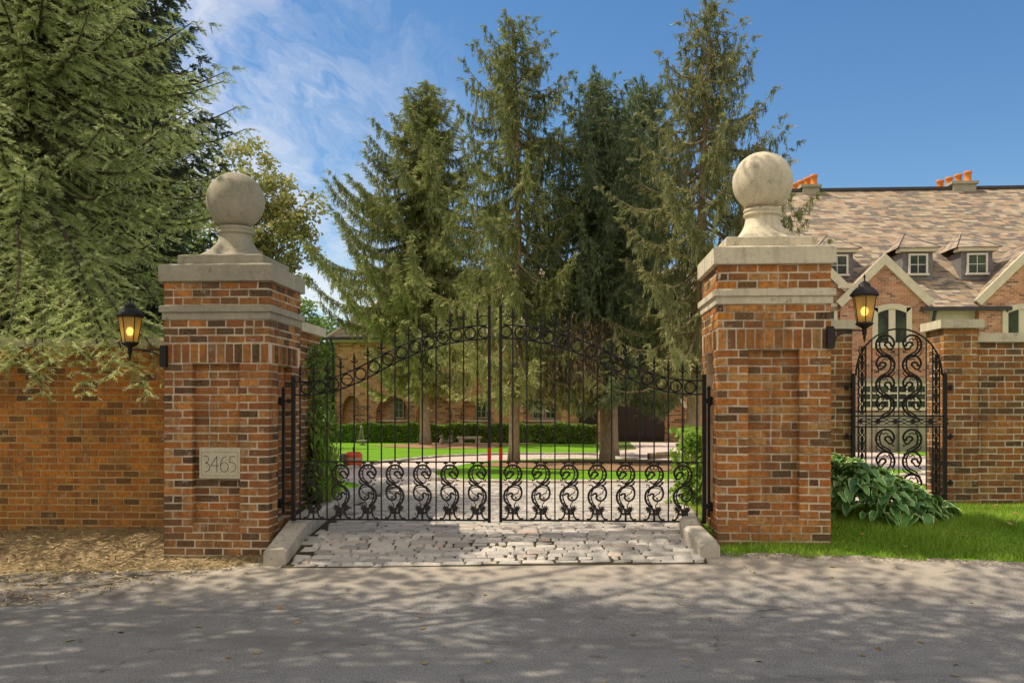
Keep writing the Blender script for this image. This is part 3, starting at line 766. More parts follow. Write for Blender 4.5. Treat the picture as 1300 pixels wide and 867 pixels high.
def build_leaf():
    t = empty('gate_leaf', (A0, GYP, 0))
    Z0 = ZB; st_ = .0165
    f = MB()
    f.box(-st_, st_, -st_, st_, Z0-.01, at(370, 477, GYP).z)            # hinge stile
    f.box(LW-.011, LW+.014, -.014, .014, Z0-.012, at(622, 391, GYP).z)    # meeting stile
    f.lathe([(.016, 0), (.012, .02), (.002, .035)], (LW+.001, 0, at(622, 391, GYP).z), 8)
    f.box(st_+.001, LW-.012, -.007, .007, Z0, Z0+.014)
    f.box(st_+.001, LW-.012, -.0075, .0075, ZM-.006, ZM+.006)
    ext = [(0, RZ[0]+.002)]+list(zip(RXs, RZ))+[(LW-.012, RZ[-1]+.003)]
    cur = spline(ext, 5)
    for s_ in (1, -1):
        P = []
        for i, p in enumerate(cur):
            q0, q1 = cur[max(0, i-1)], cur[min(len(cur)-1, i+1)]; d = q1-q0; d = d/np.linalg.norm(d); n = np.array([-d[1], d[0]])
            w_ = p+n*s_*.058; P.append((max(.01, min(LW-.005, w_[0])), 0, ZB+w_[1]))
        f.tube(P, .0068, 6, flat=(0, 1, 0, 1.5))
    # short bar above the arch by the meeting stile
    f.box(LW-.10, LW-.011, -.004, .004, ZB+RZ[-1]+.135, ZB+RZ[-1]+.142)
    f.build('frame', M['iron'], t)
    rg = MB(); n = 22
    rg.tube([(.047*math.cos(2*PI*i/n), 0, .047*math.sin(2*PI*i/n)) for i in range(n)], .0066, 5, closed=True, flat=(0, 1, 0, 1.3))
    me = rg.build('ring', M['iron'], t); me.location = (RXs[0], 0, ZB+RZ[0])
    for i in range(1, 14):
        r_ = me.copy(); COL.objects.link(r_); r_.parent = t; r_.location = (RXs[i], 0, ZB+RZ[i])
    # finial mesh
    fn = MB()
    fn.lathe([(.0065, -.03), (.0065, 0), (.012, .004), (.012, .010), (.006, .014), (.006, .03), (.013, .034), (.013, .040), (.006, .046)], n=8)
    fn.prism([(-.006, .045), (-.013, .068), (-.009, .088), (0, .135), (.009, .088), (.013, .068), (.006, .045)], -.004, .004)
    for s_ in (1, -1):
        fn.prism([(0, .046), (s_*.018, .050), (s_*.034, .062), (s_*.030, .044), (s_*.014, .038), (0, .040)], -.004, .004)
    fn.prism([(0, .046), (.0, .0)] [:0] or [(-.005, .04), (.005, .04), (.005, .05), (-.005, .05)], -.02, .02)
    fin_me = None
    sc_me = None
    for i in range(14):
        x = PITCH*(.50+i)
        zt = ZB + (float(np.interp(x, [0]+RXs+[LW], [RZ[0]]+RZ+[RZ[-1]])))
        low = Z0+.012 if i % 2 == 0 else ZM+.004
        p = MB(); p.box(-.0056, .0056, -.0056, .0056, low, zt+.085)
        kz = zt-.345
        p.lathe([(.005, -.022), (.009, -.016), (.006, -.010), (.013, 0), (.006, .010), (.009, .016), (.005, .022)], (0, 0, kz), 8)
        pk = p.build('picket', M['iron'], t); pk.location = (x, 0, 0)
        if fin_me is None: fo = fn.build('finial', M['iron'], pk); fin_me = fo
        else: fo = fin_me.copy(); COL.objects.link(fo); fo.parent = pk
        fo.location = (0, 0, zt+.085)
    sm = scroll_mesh()
    for j in range(7):
        x = PITCH*(1.50+2*j)
        if sc_me is None: so_ = sm.build('scroll', M['iron_dusty'], t); sc_me = so_
        else: so_ = sc_me.copy(); COL.objects.link(so_); so_.parent = t
        so_.location = (x, 0, ZB+.002); so_.scale = (1, 1, (ZM-ZB-.008)/(680*.000747))
    r_ = MB(); r_.box(LW-.0125, LW+.0155, -.0155, .0155, at(622, 584.5, GYP).z, at(622, 568, GYP).z); r_.build('reflector', M['red'], t)
    return t
gl = build_leaf(); tag(gl, 'left leaf of the wide black wrought iron driveway gate, hung by the 3465 pillar', 'gate')
gr = dup(gl, loc=(B1, GYP, 0), label='right leaf of the wide black wrought iron driveway gate, hung on the right pillar', cat='gate')
gr.scale = (-(B1-B0)/LW, 1, 1); gr.location.z = .004

def hinge_bar(x, xs, s, label):
    t = empty('hinge_post', (x, GYP, 0), label=label, cat='hinge post')
    b = MB(); z0, z1 = at(355, 652, GYP).z, at(355, 495, GYP).z
    b.box(-.011, .011, -.014, .014, z0, z1); b.lathe([(.014, 0), (.018, .012), (.004, .03)], (0, 0, z1), 8); b.build('hinge_rod', M['iron'], t)
    for z in (at(355, 509, GYP).z, at(355, 639, GYP).z):
        c_ = MB(); c_.box(min(0, xs)+.012*0, max(0, xs), -.010, .010, z-.009, z+.009); c_.box(xs*.55-.012, xs*.55+.012, -.017, .017, z-.020, z+.020); c_.build('bracket', M['iron'], t)
        c_ = MB(); c_.box(-s*.05-.012 if s > 0 else .0, 0 if s > 0 else .062, -.03, .03, z-.035, z+.035)
        for a in range(5):
            w_ = a*2*PI/5; c_.sphere((-s*.012, .028*math.cos(w_), z+.028*math.sin(w_)), .016, 8, 5)
        c_.build('rosette', M['iron'], t)
hinge_bar(-2.505, A0+2.505, 1, 'black hinge rod with rosettes fixed to the 3465 pillar')
hinge_bar(1.165, B1-1.165, -1, 'black hinge rod with rosettes fixed to the right gate pillar')

# ---------------------------------------------------------------- side gate
def side_gate():
    Y = 9.36
    xl, xr_ = xat(1083.5, Y), xat(1199.5, Y); zb = at(1140, 631, Y).z; zs = at(1140, 474, Y).z
    k = (xr_-xl)/(1199.5-1083.5)
    X_ = lambda px: (px-1083.5)*k
    Z_ = lambda py: zb+(631-py)*k
    t = empty('arched_side_gate', (xl, Y, 0), label='narrow arched wrought iron gate with lacy scrolls between the brick piers', cat='gate')
    f = MB()
    f.box(-.016, .016, -.016, .016, zb-.03, zs); f.box(X_(1199.5)-.017, X_(1199.5)+.017, -.017, .017, zb-.03, zs)
    ca, ra = X_(1141.3), X_(1196)-X_(1141.3)
    arch = [(ca-ra*math.cos(PI*i/28), 0, zs-.02+(at(1141, 417.5, Y).z-zs+.02)*math.sin(PI*i/28)) for i in range(29)]
    f.tube(arch, .009, 6, flat=(0, 1, 0, 1.4))
    for py, h_ in ((525.5, .008), (539.5, .007), (629.5, .012)): f.box(.017, X_(1199.5)-.018, -.008, .008, Z_(py)-h_, Z_(py)+h_)
    f.build('frame', M['iron'], t)
    def archz(px): return zs-.02+(at(1141, 417.5, Y).z-zs+.02)*math.sqrt(max(0, 1-((X_(px)-ca)/ra)**2))
    for px in (1089.5, 1099.5, 1107, 1141.3, 1176, 1184, 1193):
        p = MB(); p.box(X_(px)-.0045, X_(px)+.0045, -.0045, .0045, zb+.013, archz(px)); p.build('bar', M['iron'], t)
    def chain(b, cx, z0, z1, n, s0, S):
        for i in range(n):
            s = s0*(1 if i % 2 == 0 else -1); zc_ = z1-(z1-z0)*(i+.5)/n
            def st(pts, w_=9.5):
                b.tube([Vector((cx+s*(x-250)*S, 0, zc_-(y-245)*S)) for x, y in spline(pts, 4)], w_*S, 5, flat=(0, 1, 0, 1.4))
            st([(262, 262), (246, 250), (250, 228), (275, 216), (305, 228), (318, 258), (345, 240), (338, 195), (300, 152), (250, 140), (198, 155), (162, 195), (150, 245), (162, 295), (195, 335), (250, 372), (300, 392), (338, 420)], 12)
            st([(262, 262), (290, 295), (325, 285), (346, 245)]); st([(205, 175), (190, 215), (192, 262), (208, 310), (262, 345), (310, 372)], 9)
            for a, c_ in (((160, 205), (193, 222)), ((152, 250), (192, 252)), ((165, 300), (200, 290)), ((200, 150), (218, 182)), ((218, 345), (226, 318))): st([a, c_], 6)
            st([(326, 288), (322, 312), (342, 322), (346, 306)], 6); st([(150, 320), (160, 350), (195, 372), (250, 380)], 6)
            st([(218, 182), (235, 190), (255, 175), (280, 195)], 6)
    S = .00090
    for cx, s0 in ((1124, 1), (1158, -1)):
        b = MB(); chain(b, X_(cx), Z_(524), Z_(420), 4, s0, S); chain(b, X_(cx), Z_(628), Z_(541), 3, s0, S); b.build('scroll', M['iron'], t)
    def star(b, cx, cz, r_):
        pts = []
        for i in range(16):
            a = 2*PI*i/16; q = r_ if i % 2 == 0 else r_*.4
            pts.append((cx+q*math.cos(a), cz+q*math.sin(a)))
        b.prism(pts, -.005, .005)
    def oval(b, cx, cz, rx, rz):
        n = 14; b.tube([(cx+rx*math.cos(2*PI*i/n), 0, cz+rz*math.sin(2*PI*i/n)) for i in range(n)], .0052, 4, closed=True, flat=(0, 1, 0, 1.5))
    for cx in (1094.5, 1188.5):
      for z, top in ((Z_(626), Z_(548)), (Z_(521), archz(cx)-.03)):
        b = MB(); i = 0
        while z < top:
            if True:
                if i % 2 == 0: star(b, X_(cx), z, .034)
                oval(b, X_(cx)-.017, z+.045, .014, .042); oval(b, X_(cx)+.017, z+.045, .014, .042)
                oval(b, X_(cx), z+.045, .012, .024)
            z += .082; i += 1
        b.build('lace_panel', M['iron'], t)
    b = MB(); x = X_(1092)
    i = 0
    while x < X_(1196):
        z = (Z_(525.5)+Z_(539.5))/2
        if i % 2 == 0: star(b, x, z, .036)
        oval(b, x+.045, z+.018, .04, .014); oval(b, x+.045, z-.018, .04, .014); x += .085; i += 1
    b.build('lace_panel', M['iron'], t)
    b = MB(); b.sphere((X_(1190), -.03, Z_(534)), .017, 10, 8); b.build('knob', M['pot'], t)
    for px, sgn in ((1076, -1), (1208, 1)):
        for py in (488, 552, 612):
            b = MB(); b.prism([(X_(px)-.028, Z_(py)), (X_(px), Z_(py)+.032), (X_(px)+.028, Z_(py)), (X_(px), Z_(py)-.032)], .015, .032)
            x_in = X_(1083.5)-.016 if sgn < 0 else X_(1199.5)+.017
            b.box(min(X_(px), x_in), max(X_(px), x_in), .0, .014, Z_(py)-.006, Z_(py)+.006); b.build('hinge', M['iron'], t)
side_gate()

# ---------------------------------------------------------------- wall lanterns
def lantern(px, s, xwall, ypx, label):
    """s = -1: hangs left of its pillar. built round its own axis, roof rim level at z=0"""
    Y = 7.66; c = at(px, ypx, Y)
    t = empty('wall_lantern', (c.x, Y, c.z), label=label, cat='wall lamp'); t.scale = (1.03, 1.03, 1.08)
    m1 = M['iron_dusty'] if s > 0 else M['iron']
    b = MB()
    b.lathe([(.104, -.004), (.112, .002), (.110, .010), (.085, .040), (.066, .058), (.060, .062), (.048, .066), (.046, .082), (.030, .100), (.014, .108), (.006, .112), (.006, .135), (.010, .140), (.007, .150), (.001, .165)], n=24)
    b.build('roof', m1, t)
    n = 6; gq = MB()
    r0, r1, z0, z1 = .094, .060, -.008, -.205
    P = lambda r_, z_, i: Vector((r_*math.cos(2*PI*i/n+.35), r_*math.sin(2*PI*i/n+.35), z_))
    fr = MB()
    for i in range(n):
        gq.poly([P(r0, z0, i), P(r0, z0, i+1), P(r1, z1, i+1), P(r1, z1, i)])
        fr.bar(P(r0, z0+.004, i), P(r1, z1, i), .0045)
        fr.bar(P(r1, z1, i), P(r1, z1, i+1), .006)
    fr.build('frame', m1, t); gq.build('glass', M['amber'], t)
    b = MB(); b.lathe([(.066, -.204), (.070, -.212), (.058, -.224), (.030, -.238), (.018, -.250), (.018, -.290), (.010, -.300), (.012, -.318), (.004, -.340), (.001, -.352)], n=16); b.build('base', m1, t)
    b = MB(); b.lathe([(.0005, .036), (.017, .031), (.028, .012), (.030, -.004), (.022, -.022), (.013, -.034), (.0005, -.036)], (0, 0, -.118), 16); b.build('bulb', M['bulb'], t)
    b = MB(); b.lathe([(.014, -.203), (.014, -.150)], n=10); b.build('socket', M['whitepaint'], t)
    dx = (xwall-c.x)/1.03
    b = MB(); b.bar((-.0*s, 0, -.262), (dx+.01*s*0, 0, -.262), .008)
    arc = [(dx*.35, 0, -.270), (dx*.62, 0, -.282), (dx*.82, 0, -.315), (dx*.93, 0, -.375), (dx*.97, 0, -.385)]
    b.tube(spline(arc, 5), .0065, 6); b.build('arm', m1, t)
    b = MB(); w_ = .045
    b.box(dx-.012 if s < 0 else dx-.038, dx+.038 if s < 0 else dx+.012, -.10, .03, -.400, -.235, j=0)
    b.box(dx-.030 if s < 0 else dx+.013, dx-.013 if s < 0 else dx+.030, -.07, .02, -.385, -.250)
    b.build('back_plate', m1, t)
lantern(165, -1, -3.445, 402, 'lit amber wall lantern on the 3465 pillar, in front of the fir branches')
lantern(1097.5, 1, 2.098, 375.5, 'lit wall lantern with weathered roof on the right gate pillar, above the arched side gate')

# ---------------------------------------------------------------- foliage tools
NPR = np.random.RandomState(11)
def unit(a): return a/np.maximum(np.linalg.norm(a, axis=-1, keepdims=True), 1e-9)
def cards(C, D, L, Wd, val, two=False):
    """diamond shaped leaves/needle tufts: centre C, long axis D, length L, width Wd"""
    n = len(C); R_ = NPR.randn(n, 3); S_ = unit(np.cross(D, R_))
    L = np.broadcast_to(L, (n,))[:, None]; Wd = np.broadcast_to(Wd, (n,))[:, None]
    V = np.stack([C-D*L*.5, C-D*L*.05+S_*Wd*.5, C+D*L*.5, C-D*L*.05-S_*Wd*.5], 1)
    Fc = np.arange(4*n).reshape(n, 4)
    return V.reshape(-1, 3), Fc, val
def conifer(name, base, H, rad, label, mat, n_br=150, seed=0, z0=.15, hang=.5, cl=.10, cw=.024, dens=1., trunk_r=.14, up=.35, tipup=.25, bark='bark', lean=(0, 0), twl=.32, group=None, bare=0., side=None, hangw=1., low_droop=.2, rot0=0., curve=None, zmin=None, tuft=.33, extra=(), lowlight=.0, tap=.22, thin=1., sideg=1.):
    """H height; rad(f) branch reach at height fraction f (0 ground..1 apex)"""
    R = np.random.RandomState(seed)
    t = empty(name, base, label=label, cat='tree', group=group)
    def tc(z): f = z/H; return np.array([lean[0]*f*f+.05*math.sin(f*5+seed), lean[1]*f*f+.05*math.cos(f*4+seed), z])
    tm = MB(); zs = np.linspace(-.1, H*.985, 22)
    tm.tube([tuple(tc(z)) for z in zs], [trunk_r*(1.25 if z < .2 else 1)*(1-z/H*.93) for z in zs], 10)
    Ps, Dr, Ln, Wt = [], [], [], []
    for i in range(n_br+len(extra)):
        f = z0+(1-z0)*(i+R.rand())/n_br; f = min(f, .995)
        ex = extra[i-n_br] if i >= n_br else None
        if ex: f = ex[3]/H
        az = i*2.399+R.uniform(-.4, .4)+rot0
        rr_ = rad(f)*(R.uniform(.88, 1.12) if R.rand() < .55 else R.uniform(.5, .85))
        if side: rr_ *= side(az, f)
        if rr_ < .05: rr_ = .05
        o = tc(f*H)
        el0 = up*(f-.35)*1.6-low_droop*(1-f) + R.uniform(-.08, .08)
        n = max(4, int(rr_/.11)); s = np.linspace(0, 1, n)
        hx, hy = math.cos(az), math.sin(az)
        zc_ = rr_*(math.tan(max(-.9, min(1.1, el0)))*s - .28*np.sin(s*PI*.8) + tipup*s**2.4)
        B = np.stack([o[0]+hx*rr_*s, o[1]+hy*rr_*s, o[2]+zc_], 1)
        if ex:
            rr_ = math.hypot(ex[0], ex[1]); n = int(rr_/.09); s = np.linspace(0, 1, n); hx, hy = ex[0]/rr_, ex[1]/rr_
            B = np.stack([o[0]+hx*rr_*s, o[1]+hy*rr_*s, ex[3]+(ex[2]-ex[3])*s**1.5], 1)
        B[:, :2] += np.cumsum(R.randn(n, 2)*.012, 0)
        if rr_ > .35 and (zmin is None or B[:, 2].min() > zmin-.15):
            st_ = max(1, n//6); tm.tube([tuple(p) for p in B[::st_]], [max(.004, thin*.035*trunk_r/.14*(1-k/len(B[::st_]))*min(1, rr_/1.2)) for k in range(len(B[::st_]))], 4, cap=False)
        d = unit(np.array([[hx, hy, 0.]]))[0]; lat = np.array([-hy, hx, 0])
        for k in range(1 if rr_ < .4 else max(1, int(n*bare)), n):
            ff = s[k]; wl_ = (min(1, 1.25*(1-ff)**.75+tap))*(.55+.45*min(1, ff/.3))*min(1., rr_/.7+.3)
            for sgn in (-1, 1):
                if R.rand() > .93*dens: continue
                dv = d*R.uniform(.45, .9)+lat*sgn*R.uniform(.5, 1.1)+np.array([0, 0, R.uniform(-.35, .12)])
                Ps.append(B[k]); Dr.append(dv/np.linalg.norm(dv)); Ln.append(twl*wl_*R.uniform(.6, 1.2)*(1.15-ff*.5)); Wt.append(.0)
            m_ = hang*wl_*R.uniform(.3, 1.3)
            if m_ > .06 and R.rand() < .95*dens:
                for q in range(1 if hang < .3 else 3):
                    dv = np.array([R.uniform(-.25, .25), R.uniform(-.25, .25), -1.]); off = lat*R.uniform(-.14, .14)*wl_
                    Ps.append(B[k]+off); Dr.append(dv/np.linalg.norm(dv)); Ln.append(m_*R.uniform(.4, 1.1)); Wt.append(1.)
        Ps.append(B[-1]); Dr.append(unit((d+np.array([0, 0, .25]))[None])[0]); Ln.append(twl*.5); Wt.append(0.)
    for q in range(14):   # leader
        Ps.append(tc(H*(.9+.1*q/14))); dv = np.array([R.uniform(-.6, .6), R.uniform(-.6, .6), 1.]); Dr.append(dv/np.linalg.norm(dv)); Ln.append(.28); Wt.append(0.)
    Ps, Dr, Ln, Wt = map(np.array, (Ps, Dr, Ln, Wt))
    # needle tufts along each twig
    m_ = np.maximum(2, (Ln/(cl*tuft)*(1-.25*Wt)).astype(int)); ii = np.repeat(np.arange(len(Ps)), m_)
    fr = R.rand(len(ii)); sag = np.zeros((len(ii), 3)); sag[:, 2] = -.35*Ln[ii]*fr**2*(1-Wt[ii])
    C = Ps[ii]+Dr[ii]*(Ln[ii]*fr)[:, None]+sag+R.randn(len(ii), 3)*cl*.16*hangw
    D = unit(Dr[ii]+R.randn(len(ii), 3)*np.where(Wt[ii] > .5, .22, .36)[:, None]+np.array([0, 0, -.12]))
    tone = R.rand(len(Ps))
    val = np.clip(.02+.36*tone[ii]+.42*fr**1.4*(1-Wt[ii]*.4)+R.rand(len(ii))*.22-.10*Wt[ii]-.12*np.clip(Ps[ii, 2]/H-.5, 0, .5)*2*(hang > .4), 0, 1)  # painted light: tips highlighted, inner needles dark, upper crown darkened as if backlit
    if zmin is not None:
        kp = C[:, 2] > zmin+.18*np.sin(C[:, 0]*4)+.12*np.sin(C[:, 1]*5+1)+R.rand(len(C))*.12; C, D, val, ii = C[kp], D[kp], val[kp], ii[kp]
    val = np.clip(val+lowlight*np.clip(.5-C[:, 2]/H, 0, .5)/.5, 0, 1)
    V, Fc, val = cards(C, D, cl*R.uniform(.7, 1.35, len(ii)), cw*R.uniform(.7, 1.3, len(ii)), val)
    tm.build('trunk', M[bark], t)
    link('crown', np_mesh('crown', V, Fc, [M[mat]], attr=val), t)
    return t, (Ps, Dr, Ln)
def broadleaf(name, base, H, cen, rad, label, mat, n_cl=120, per=90, leaf=.09, seed=0, trunk_r=.15, bark='bark_d', group=None, clr=.45, flat=1., limbs=True, hole=.0, cat='tree', forkz=.4, zmin=None):
    """crown of leaf clumps in an ellipsoid cen (relative), rad (3)"""
    R = np.random.RandomState(seed); t = empty(name, base, label=label, cat=cat, group=group)
    cen = np.array(cen, float); rad = np.array(rad, float)
    u = unit(R.randn(n_cl, 3)); rr_ = R.rand(n_cl)**.45
    CC = cen+u*rr_[:, None]*rad*(1+.22*np.sin(u[:, :1]*5+seed)*np.cos(u[:, 2:]*4))
    if zmin is not None: CC = CC[CC[:, 2] > zmin]
    tm = MB(); fork = np.array([cen[0]*.25, cen[1]*.25, H*forkz])
    tm.tube([(0, 0, -.1), (0.02, 0, .2), tuple(fork*.6), tuple(fork)], [trunk_r*1.3, trunk_r*1.05, trunk_r*.9, trunk_r*.75], 10)
    if limbs:
        for c_ in CC[::max(1, len(CC)//46)]:
            mid = fork*.5+c_*.5+R.randn(3)*.12*np.linalg.norm(rad)*.4; mid[2] -= .1
            q = spline([tuple(fork+R.randn(3)*trunk_r*.2), tuple(mid), tuple(c_)], 4)
            tm.tube([tuple(p) for p in q], [max(.006, trunk_r*.36*(1-.9*i/(len(q)-1))) for i in range(len(q))], 5, cap=False)
    tm.build('trunk', M[bark], t)
    n = len(CC)*per; ci = np.repeat(np.arange(len(CC)), per); sz = R.uniform(.6, 1.25, len(CC))
    off = unit(R.randn(n, 3))*(R.rand(n)**.5)[:, None]*clr*sz[ci][:, None]*np.array([1, 1, .62*flat])
    C = CC[ci]+off; D = unit(R.randn(n, 3)*np.array([1, 1, .55])+np.array([0, 0, -.25]))
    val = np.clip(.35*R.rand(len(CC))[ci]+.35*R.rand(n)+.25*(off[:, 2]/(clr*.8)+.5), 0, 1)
    V, Fc, val = cards(C, D, leaf*R.uniform(.7, 1.3, n), leaf*.72*R.uniform(.7, 1.3, n), val)
    link('crown', np_mesh('crown', V, Fc, [M[mat]], attr=val), t)
    return t
def leafmass(name, pts_fn, n, leaf, mat, label, cat, parent=None, seed=0, aspect=.7, kind=None, group=None, down=.0):
    R = np.random.RandomState(seed); C, D0 = pts_fn(R, n)
    D = unit(D0+R.randn(len(C), 3)*.6); val = np.clip(R.rand(len(C))*.7+.15+R.randn(len(C))*.1, 0, 1)
    V, Fc, val = cards(C, D, leaf*R.uniform(.6, 1.3, len(C)), leaf*aspect*R.uniform(.7, 1.3, len(C)), val)
    o = link(name, np_mesh(name, V, Fc, [M[mat]], attr=val), parent)
    if parent is None: tag(o, label, cat, group, kind)
    return o
def gbase(px, py, Y): x = xat(px, Y); return (x, Y, g(x, Y))

# ---------------------------------------------------------------- spruces beyond the gate
def prof(tbl):
    fs = [a for a, _ in tbl]; rs = [b for _, b in tbl]
    return lambda f: float(np.interp(f, fs, rs))
TG = 'tall spruces behind the driveway gate'
# A: left one, far, wide low left side
bA = gbase(540, 563, 36); HA = at(540, 105, 36).z-bA[2]
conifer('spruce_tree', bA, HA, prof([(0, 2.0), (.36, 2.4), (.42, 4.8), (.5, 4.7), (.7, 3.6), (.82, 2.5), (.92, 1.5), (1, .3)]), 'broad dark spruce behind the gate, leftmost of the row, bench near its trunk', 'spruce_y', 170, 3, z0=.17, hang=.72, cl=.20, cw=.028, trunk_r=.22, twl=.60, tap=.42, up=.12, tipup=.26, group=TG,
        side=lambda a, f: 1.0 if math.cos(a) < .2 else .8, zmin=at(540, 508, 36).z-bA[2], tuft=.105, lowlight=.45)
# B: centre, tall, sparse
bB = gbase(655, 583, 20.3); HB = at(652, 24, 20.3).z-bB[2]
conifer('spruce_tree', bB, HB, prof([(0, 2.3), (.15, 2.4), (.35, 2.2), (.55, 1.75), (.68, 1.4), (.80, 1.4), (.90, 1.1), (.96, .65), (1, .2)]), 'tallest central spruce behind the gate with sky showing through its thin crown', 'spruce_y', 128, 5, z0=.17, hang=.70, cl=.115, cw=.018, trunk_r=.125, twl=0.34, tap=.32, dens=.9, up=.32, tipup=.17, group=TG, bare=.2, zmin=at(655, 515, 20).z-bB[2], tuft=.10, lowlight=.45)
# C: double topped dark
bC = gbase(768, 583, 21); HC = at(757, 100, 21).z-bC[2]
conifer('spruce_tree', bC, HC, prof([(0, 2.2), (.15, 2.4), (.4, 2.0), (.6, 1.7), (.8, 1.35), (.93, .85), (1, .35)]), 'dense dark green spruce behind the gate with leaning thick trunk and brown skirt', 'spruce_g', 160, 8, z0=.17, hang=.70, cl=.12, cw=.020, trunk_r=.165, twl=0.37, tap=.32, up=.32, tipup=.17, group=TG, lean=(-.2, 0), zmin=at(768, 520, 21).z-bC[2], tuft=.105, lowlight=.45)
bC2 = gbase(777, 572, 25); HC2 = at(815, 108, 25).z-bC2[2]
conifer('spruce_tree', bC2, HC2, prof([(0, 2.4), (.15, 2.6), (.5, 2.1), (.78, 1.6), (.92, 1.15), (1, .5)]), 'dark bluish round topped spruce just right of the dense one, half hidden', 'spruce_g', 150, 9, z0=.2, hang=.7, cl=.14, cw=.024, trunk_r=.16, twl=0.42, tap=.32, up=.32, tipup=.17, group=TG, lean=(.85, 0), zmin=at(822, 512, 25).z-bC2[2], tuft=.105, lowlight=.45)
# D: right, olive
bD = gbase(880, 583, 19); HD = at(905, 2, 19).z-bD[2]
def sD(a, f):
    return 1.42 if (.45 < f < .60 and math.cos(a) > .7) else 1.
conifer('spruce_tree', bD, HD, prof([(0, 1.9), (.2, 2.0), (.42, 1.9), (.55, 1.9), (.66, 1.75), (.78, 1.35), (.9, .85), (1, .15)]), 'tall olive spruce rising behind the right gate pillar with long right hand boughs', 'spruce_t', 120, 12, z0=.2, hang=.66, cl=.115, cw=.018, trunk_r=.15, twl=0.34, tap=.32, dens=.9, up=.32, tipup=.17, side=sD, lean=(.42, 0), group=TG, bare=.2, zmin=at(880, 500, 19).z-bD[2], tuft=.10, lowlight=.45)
# dead skirts hanging off B / C
def skirt(px, y_top, y_bot, Y, w_, seed, root):
    c = at(px, y_top, Y); zb = at(px, y_bot, Y).z
    def fn(R, n):
        m_ = n//26; x = R.randn(m_)*w_*.5; yy = R.randn(m_)*.45; top = c.z-R.rand(m_)*.8; ln = (top-zb)*R.uniform(.5, 1.05, m_)
        ii = np.repeat(np.arange(m_), 26); f = R.rand(len(ii))
        P = np.stack([c.x+x[ii]*(1+.25*f), Y+yy[ii]*(1+.2*f), top[ii]-ln[ii]*f], 1)+R.randn(len(ii), 3)*.03
        return P-np.array(root.location), np.tile([0, 0, -1.5], (len(ii), 1))
    leafmass('dead_skirt', fn, 15000, .13, 'dead', None, None, parent=root, seed=seed, aspect=.2)
trees = {o['label'][:8]: o for o in bpy.data.objects if o.get('category') == 'tree'}
skirt(738, 400, 520, 20.6, .75, 1, [o for o in bpy.data.objects if o.get('label', '').startswith('dense dark')][0])

# ---------------------------------------------------------------- left conifers
bE = (-6.3, 10.4, g(-6.3, 10.4))
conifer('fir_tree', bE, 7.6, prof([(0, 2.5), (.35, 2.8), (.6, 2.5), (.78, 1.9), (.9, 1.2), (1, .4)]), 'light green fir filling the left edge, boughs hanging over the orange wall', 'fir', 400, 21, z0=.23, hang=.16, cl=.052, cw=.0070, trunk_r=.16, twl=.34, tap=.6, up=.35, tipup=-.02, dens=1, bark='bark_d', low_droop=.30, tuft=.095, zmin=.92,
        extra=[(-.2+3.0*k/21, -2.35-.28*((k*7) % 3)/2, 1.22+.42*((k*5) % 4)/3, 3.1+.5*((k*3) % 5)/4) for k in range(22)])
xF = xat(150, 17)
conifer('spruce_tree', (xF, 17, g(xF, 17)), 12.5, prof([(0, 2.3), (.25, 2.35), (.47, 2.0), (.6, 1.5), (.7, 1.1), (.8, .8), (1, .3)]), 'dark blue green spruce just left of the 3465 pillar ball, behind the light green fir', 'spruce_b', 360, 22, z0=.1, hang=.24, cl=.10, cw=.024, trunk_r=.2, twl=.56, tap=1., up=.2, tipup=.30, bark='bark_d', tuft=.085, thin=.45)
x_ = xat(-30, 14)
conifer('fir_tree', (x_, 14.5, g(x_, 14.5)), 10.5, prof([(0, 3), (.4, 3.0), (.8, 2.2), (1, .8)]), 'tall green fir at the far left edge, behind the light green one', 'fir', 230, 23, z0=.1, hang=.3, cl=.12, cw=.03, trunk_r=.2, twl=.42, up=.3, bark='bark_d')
# low branches of the fir sweeping over the wall
# ---------------------------------------------------------------- background broadleaf
xg = xat(330, 42)
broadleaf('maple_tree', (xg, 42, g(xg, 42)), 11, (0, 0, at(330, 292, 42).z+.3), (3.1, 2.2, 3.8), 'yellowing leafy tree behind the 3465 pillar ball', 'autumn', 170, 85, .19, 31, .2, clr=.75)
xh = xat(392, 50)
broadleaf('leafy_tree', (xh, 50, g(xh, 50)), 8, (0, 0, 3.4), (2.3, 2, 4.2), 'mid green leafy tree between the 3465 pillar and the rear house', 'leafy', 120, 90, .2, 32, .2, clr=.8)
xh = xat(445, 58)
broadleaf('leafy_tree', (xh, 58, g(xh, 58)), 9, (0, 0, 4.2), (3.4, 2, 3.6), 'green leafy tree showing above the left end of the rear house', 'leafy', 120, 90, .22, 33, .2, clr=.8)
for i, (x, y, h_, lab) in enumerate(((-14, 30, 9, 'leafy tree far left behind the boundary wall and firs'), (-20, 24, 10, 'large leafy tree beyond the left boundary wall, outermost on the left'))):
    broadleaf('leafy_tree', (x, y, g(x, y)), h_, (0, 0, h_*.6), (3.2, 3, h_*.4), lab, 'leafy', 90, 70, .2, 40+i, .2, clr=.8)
# trees on the road side: they throw the dappled shade
broadleaf('maple_tree', (-8.6, 3.4, 0), 9, (3.6, 2.5, 7.5), (7.2, 2.7, 1.1), 'spreading maple by the roadside left of the camera, shading the road', 'leafy', 92, 300, .11, 51, .22, clr=.95, forkz=.45)
for i, (x, y) in enumerate(((-24, -30), (-9, -33), (6, -31), (20, -34), (34, -30), (48, -33))):
    broadleaf('maple_tree', (x, y, -.1), 12, (0, 0, 7.0), (6.5, 3.5, 5.6), 'leafy tree across the road behind the camera', 'leafy', 90, 60, .45, 60+i, .25, clr=1.5, limbs=False, group='trees across the road')

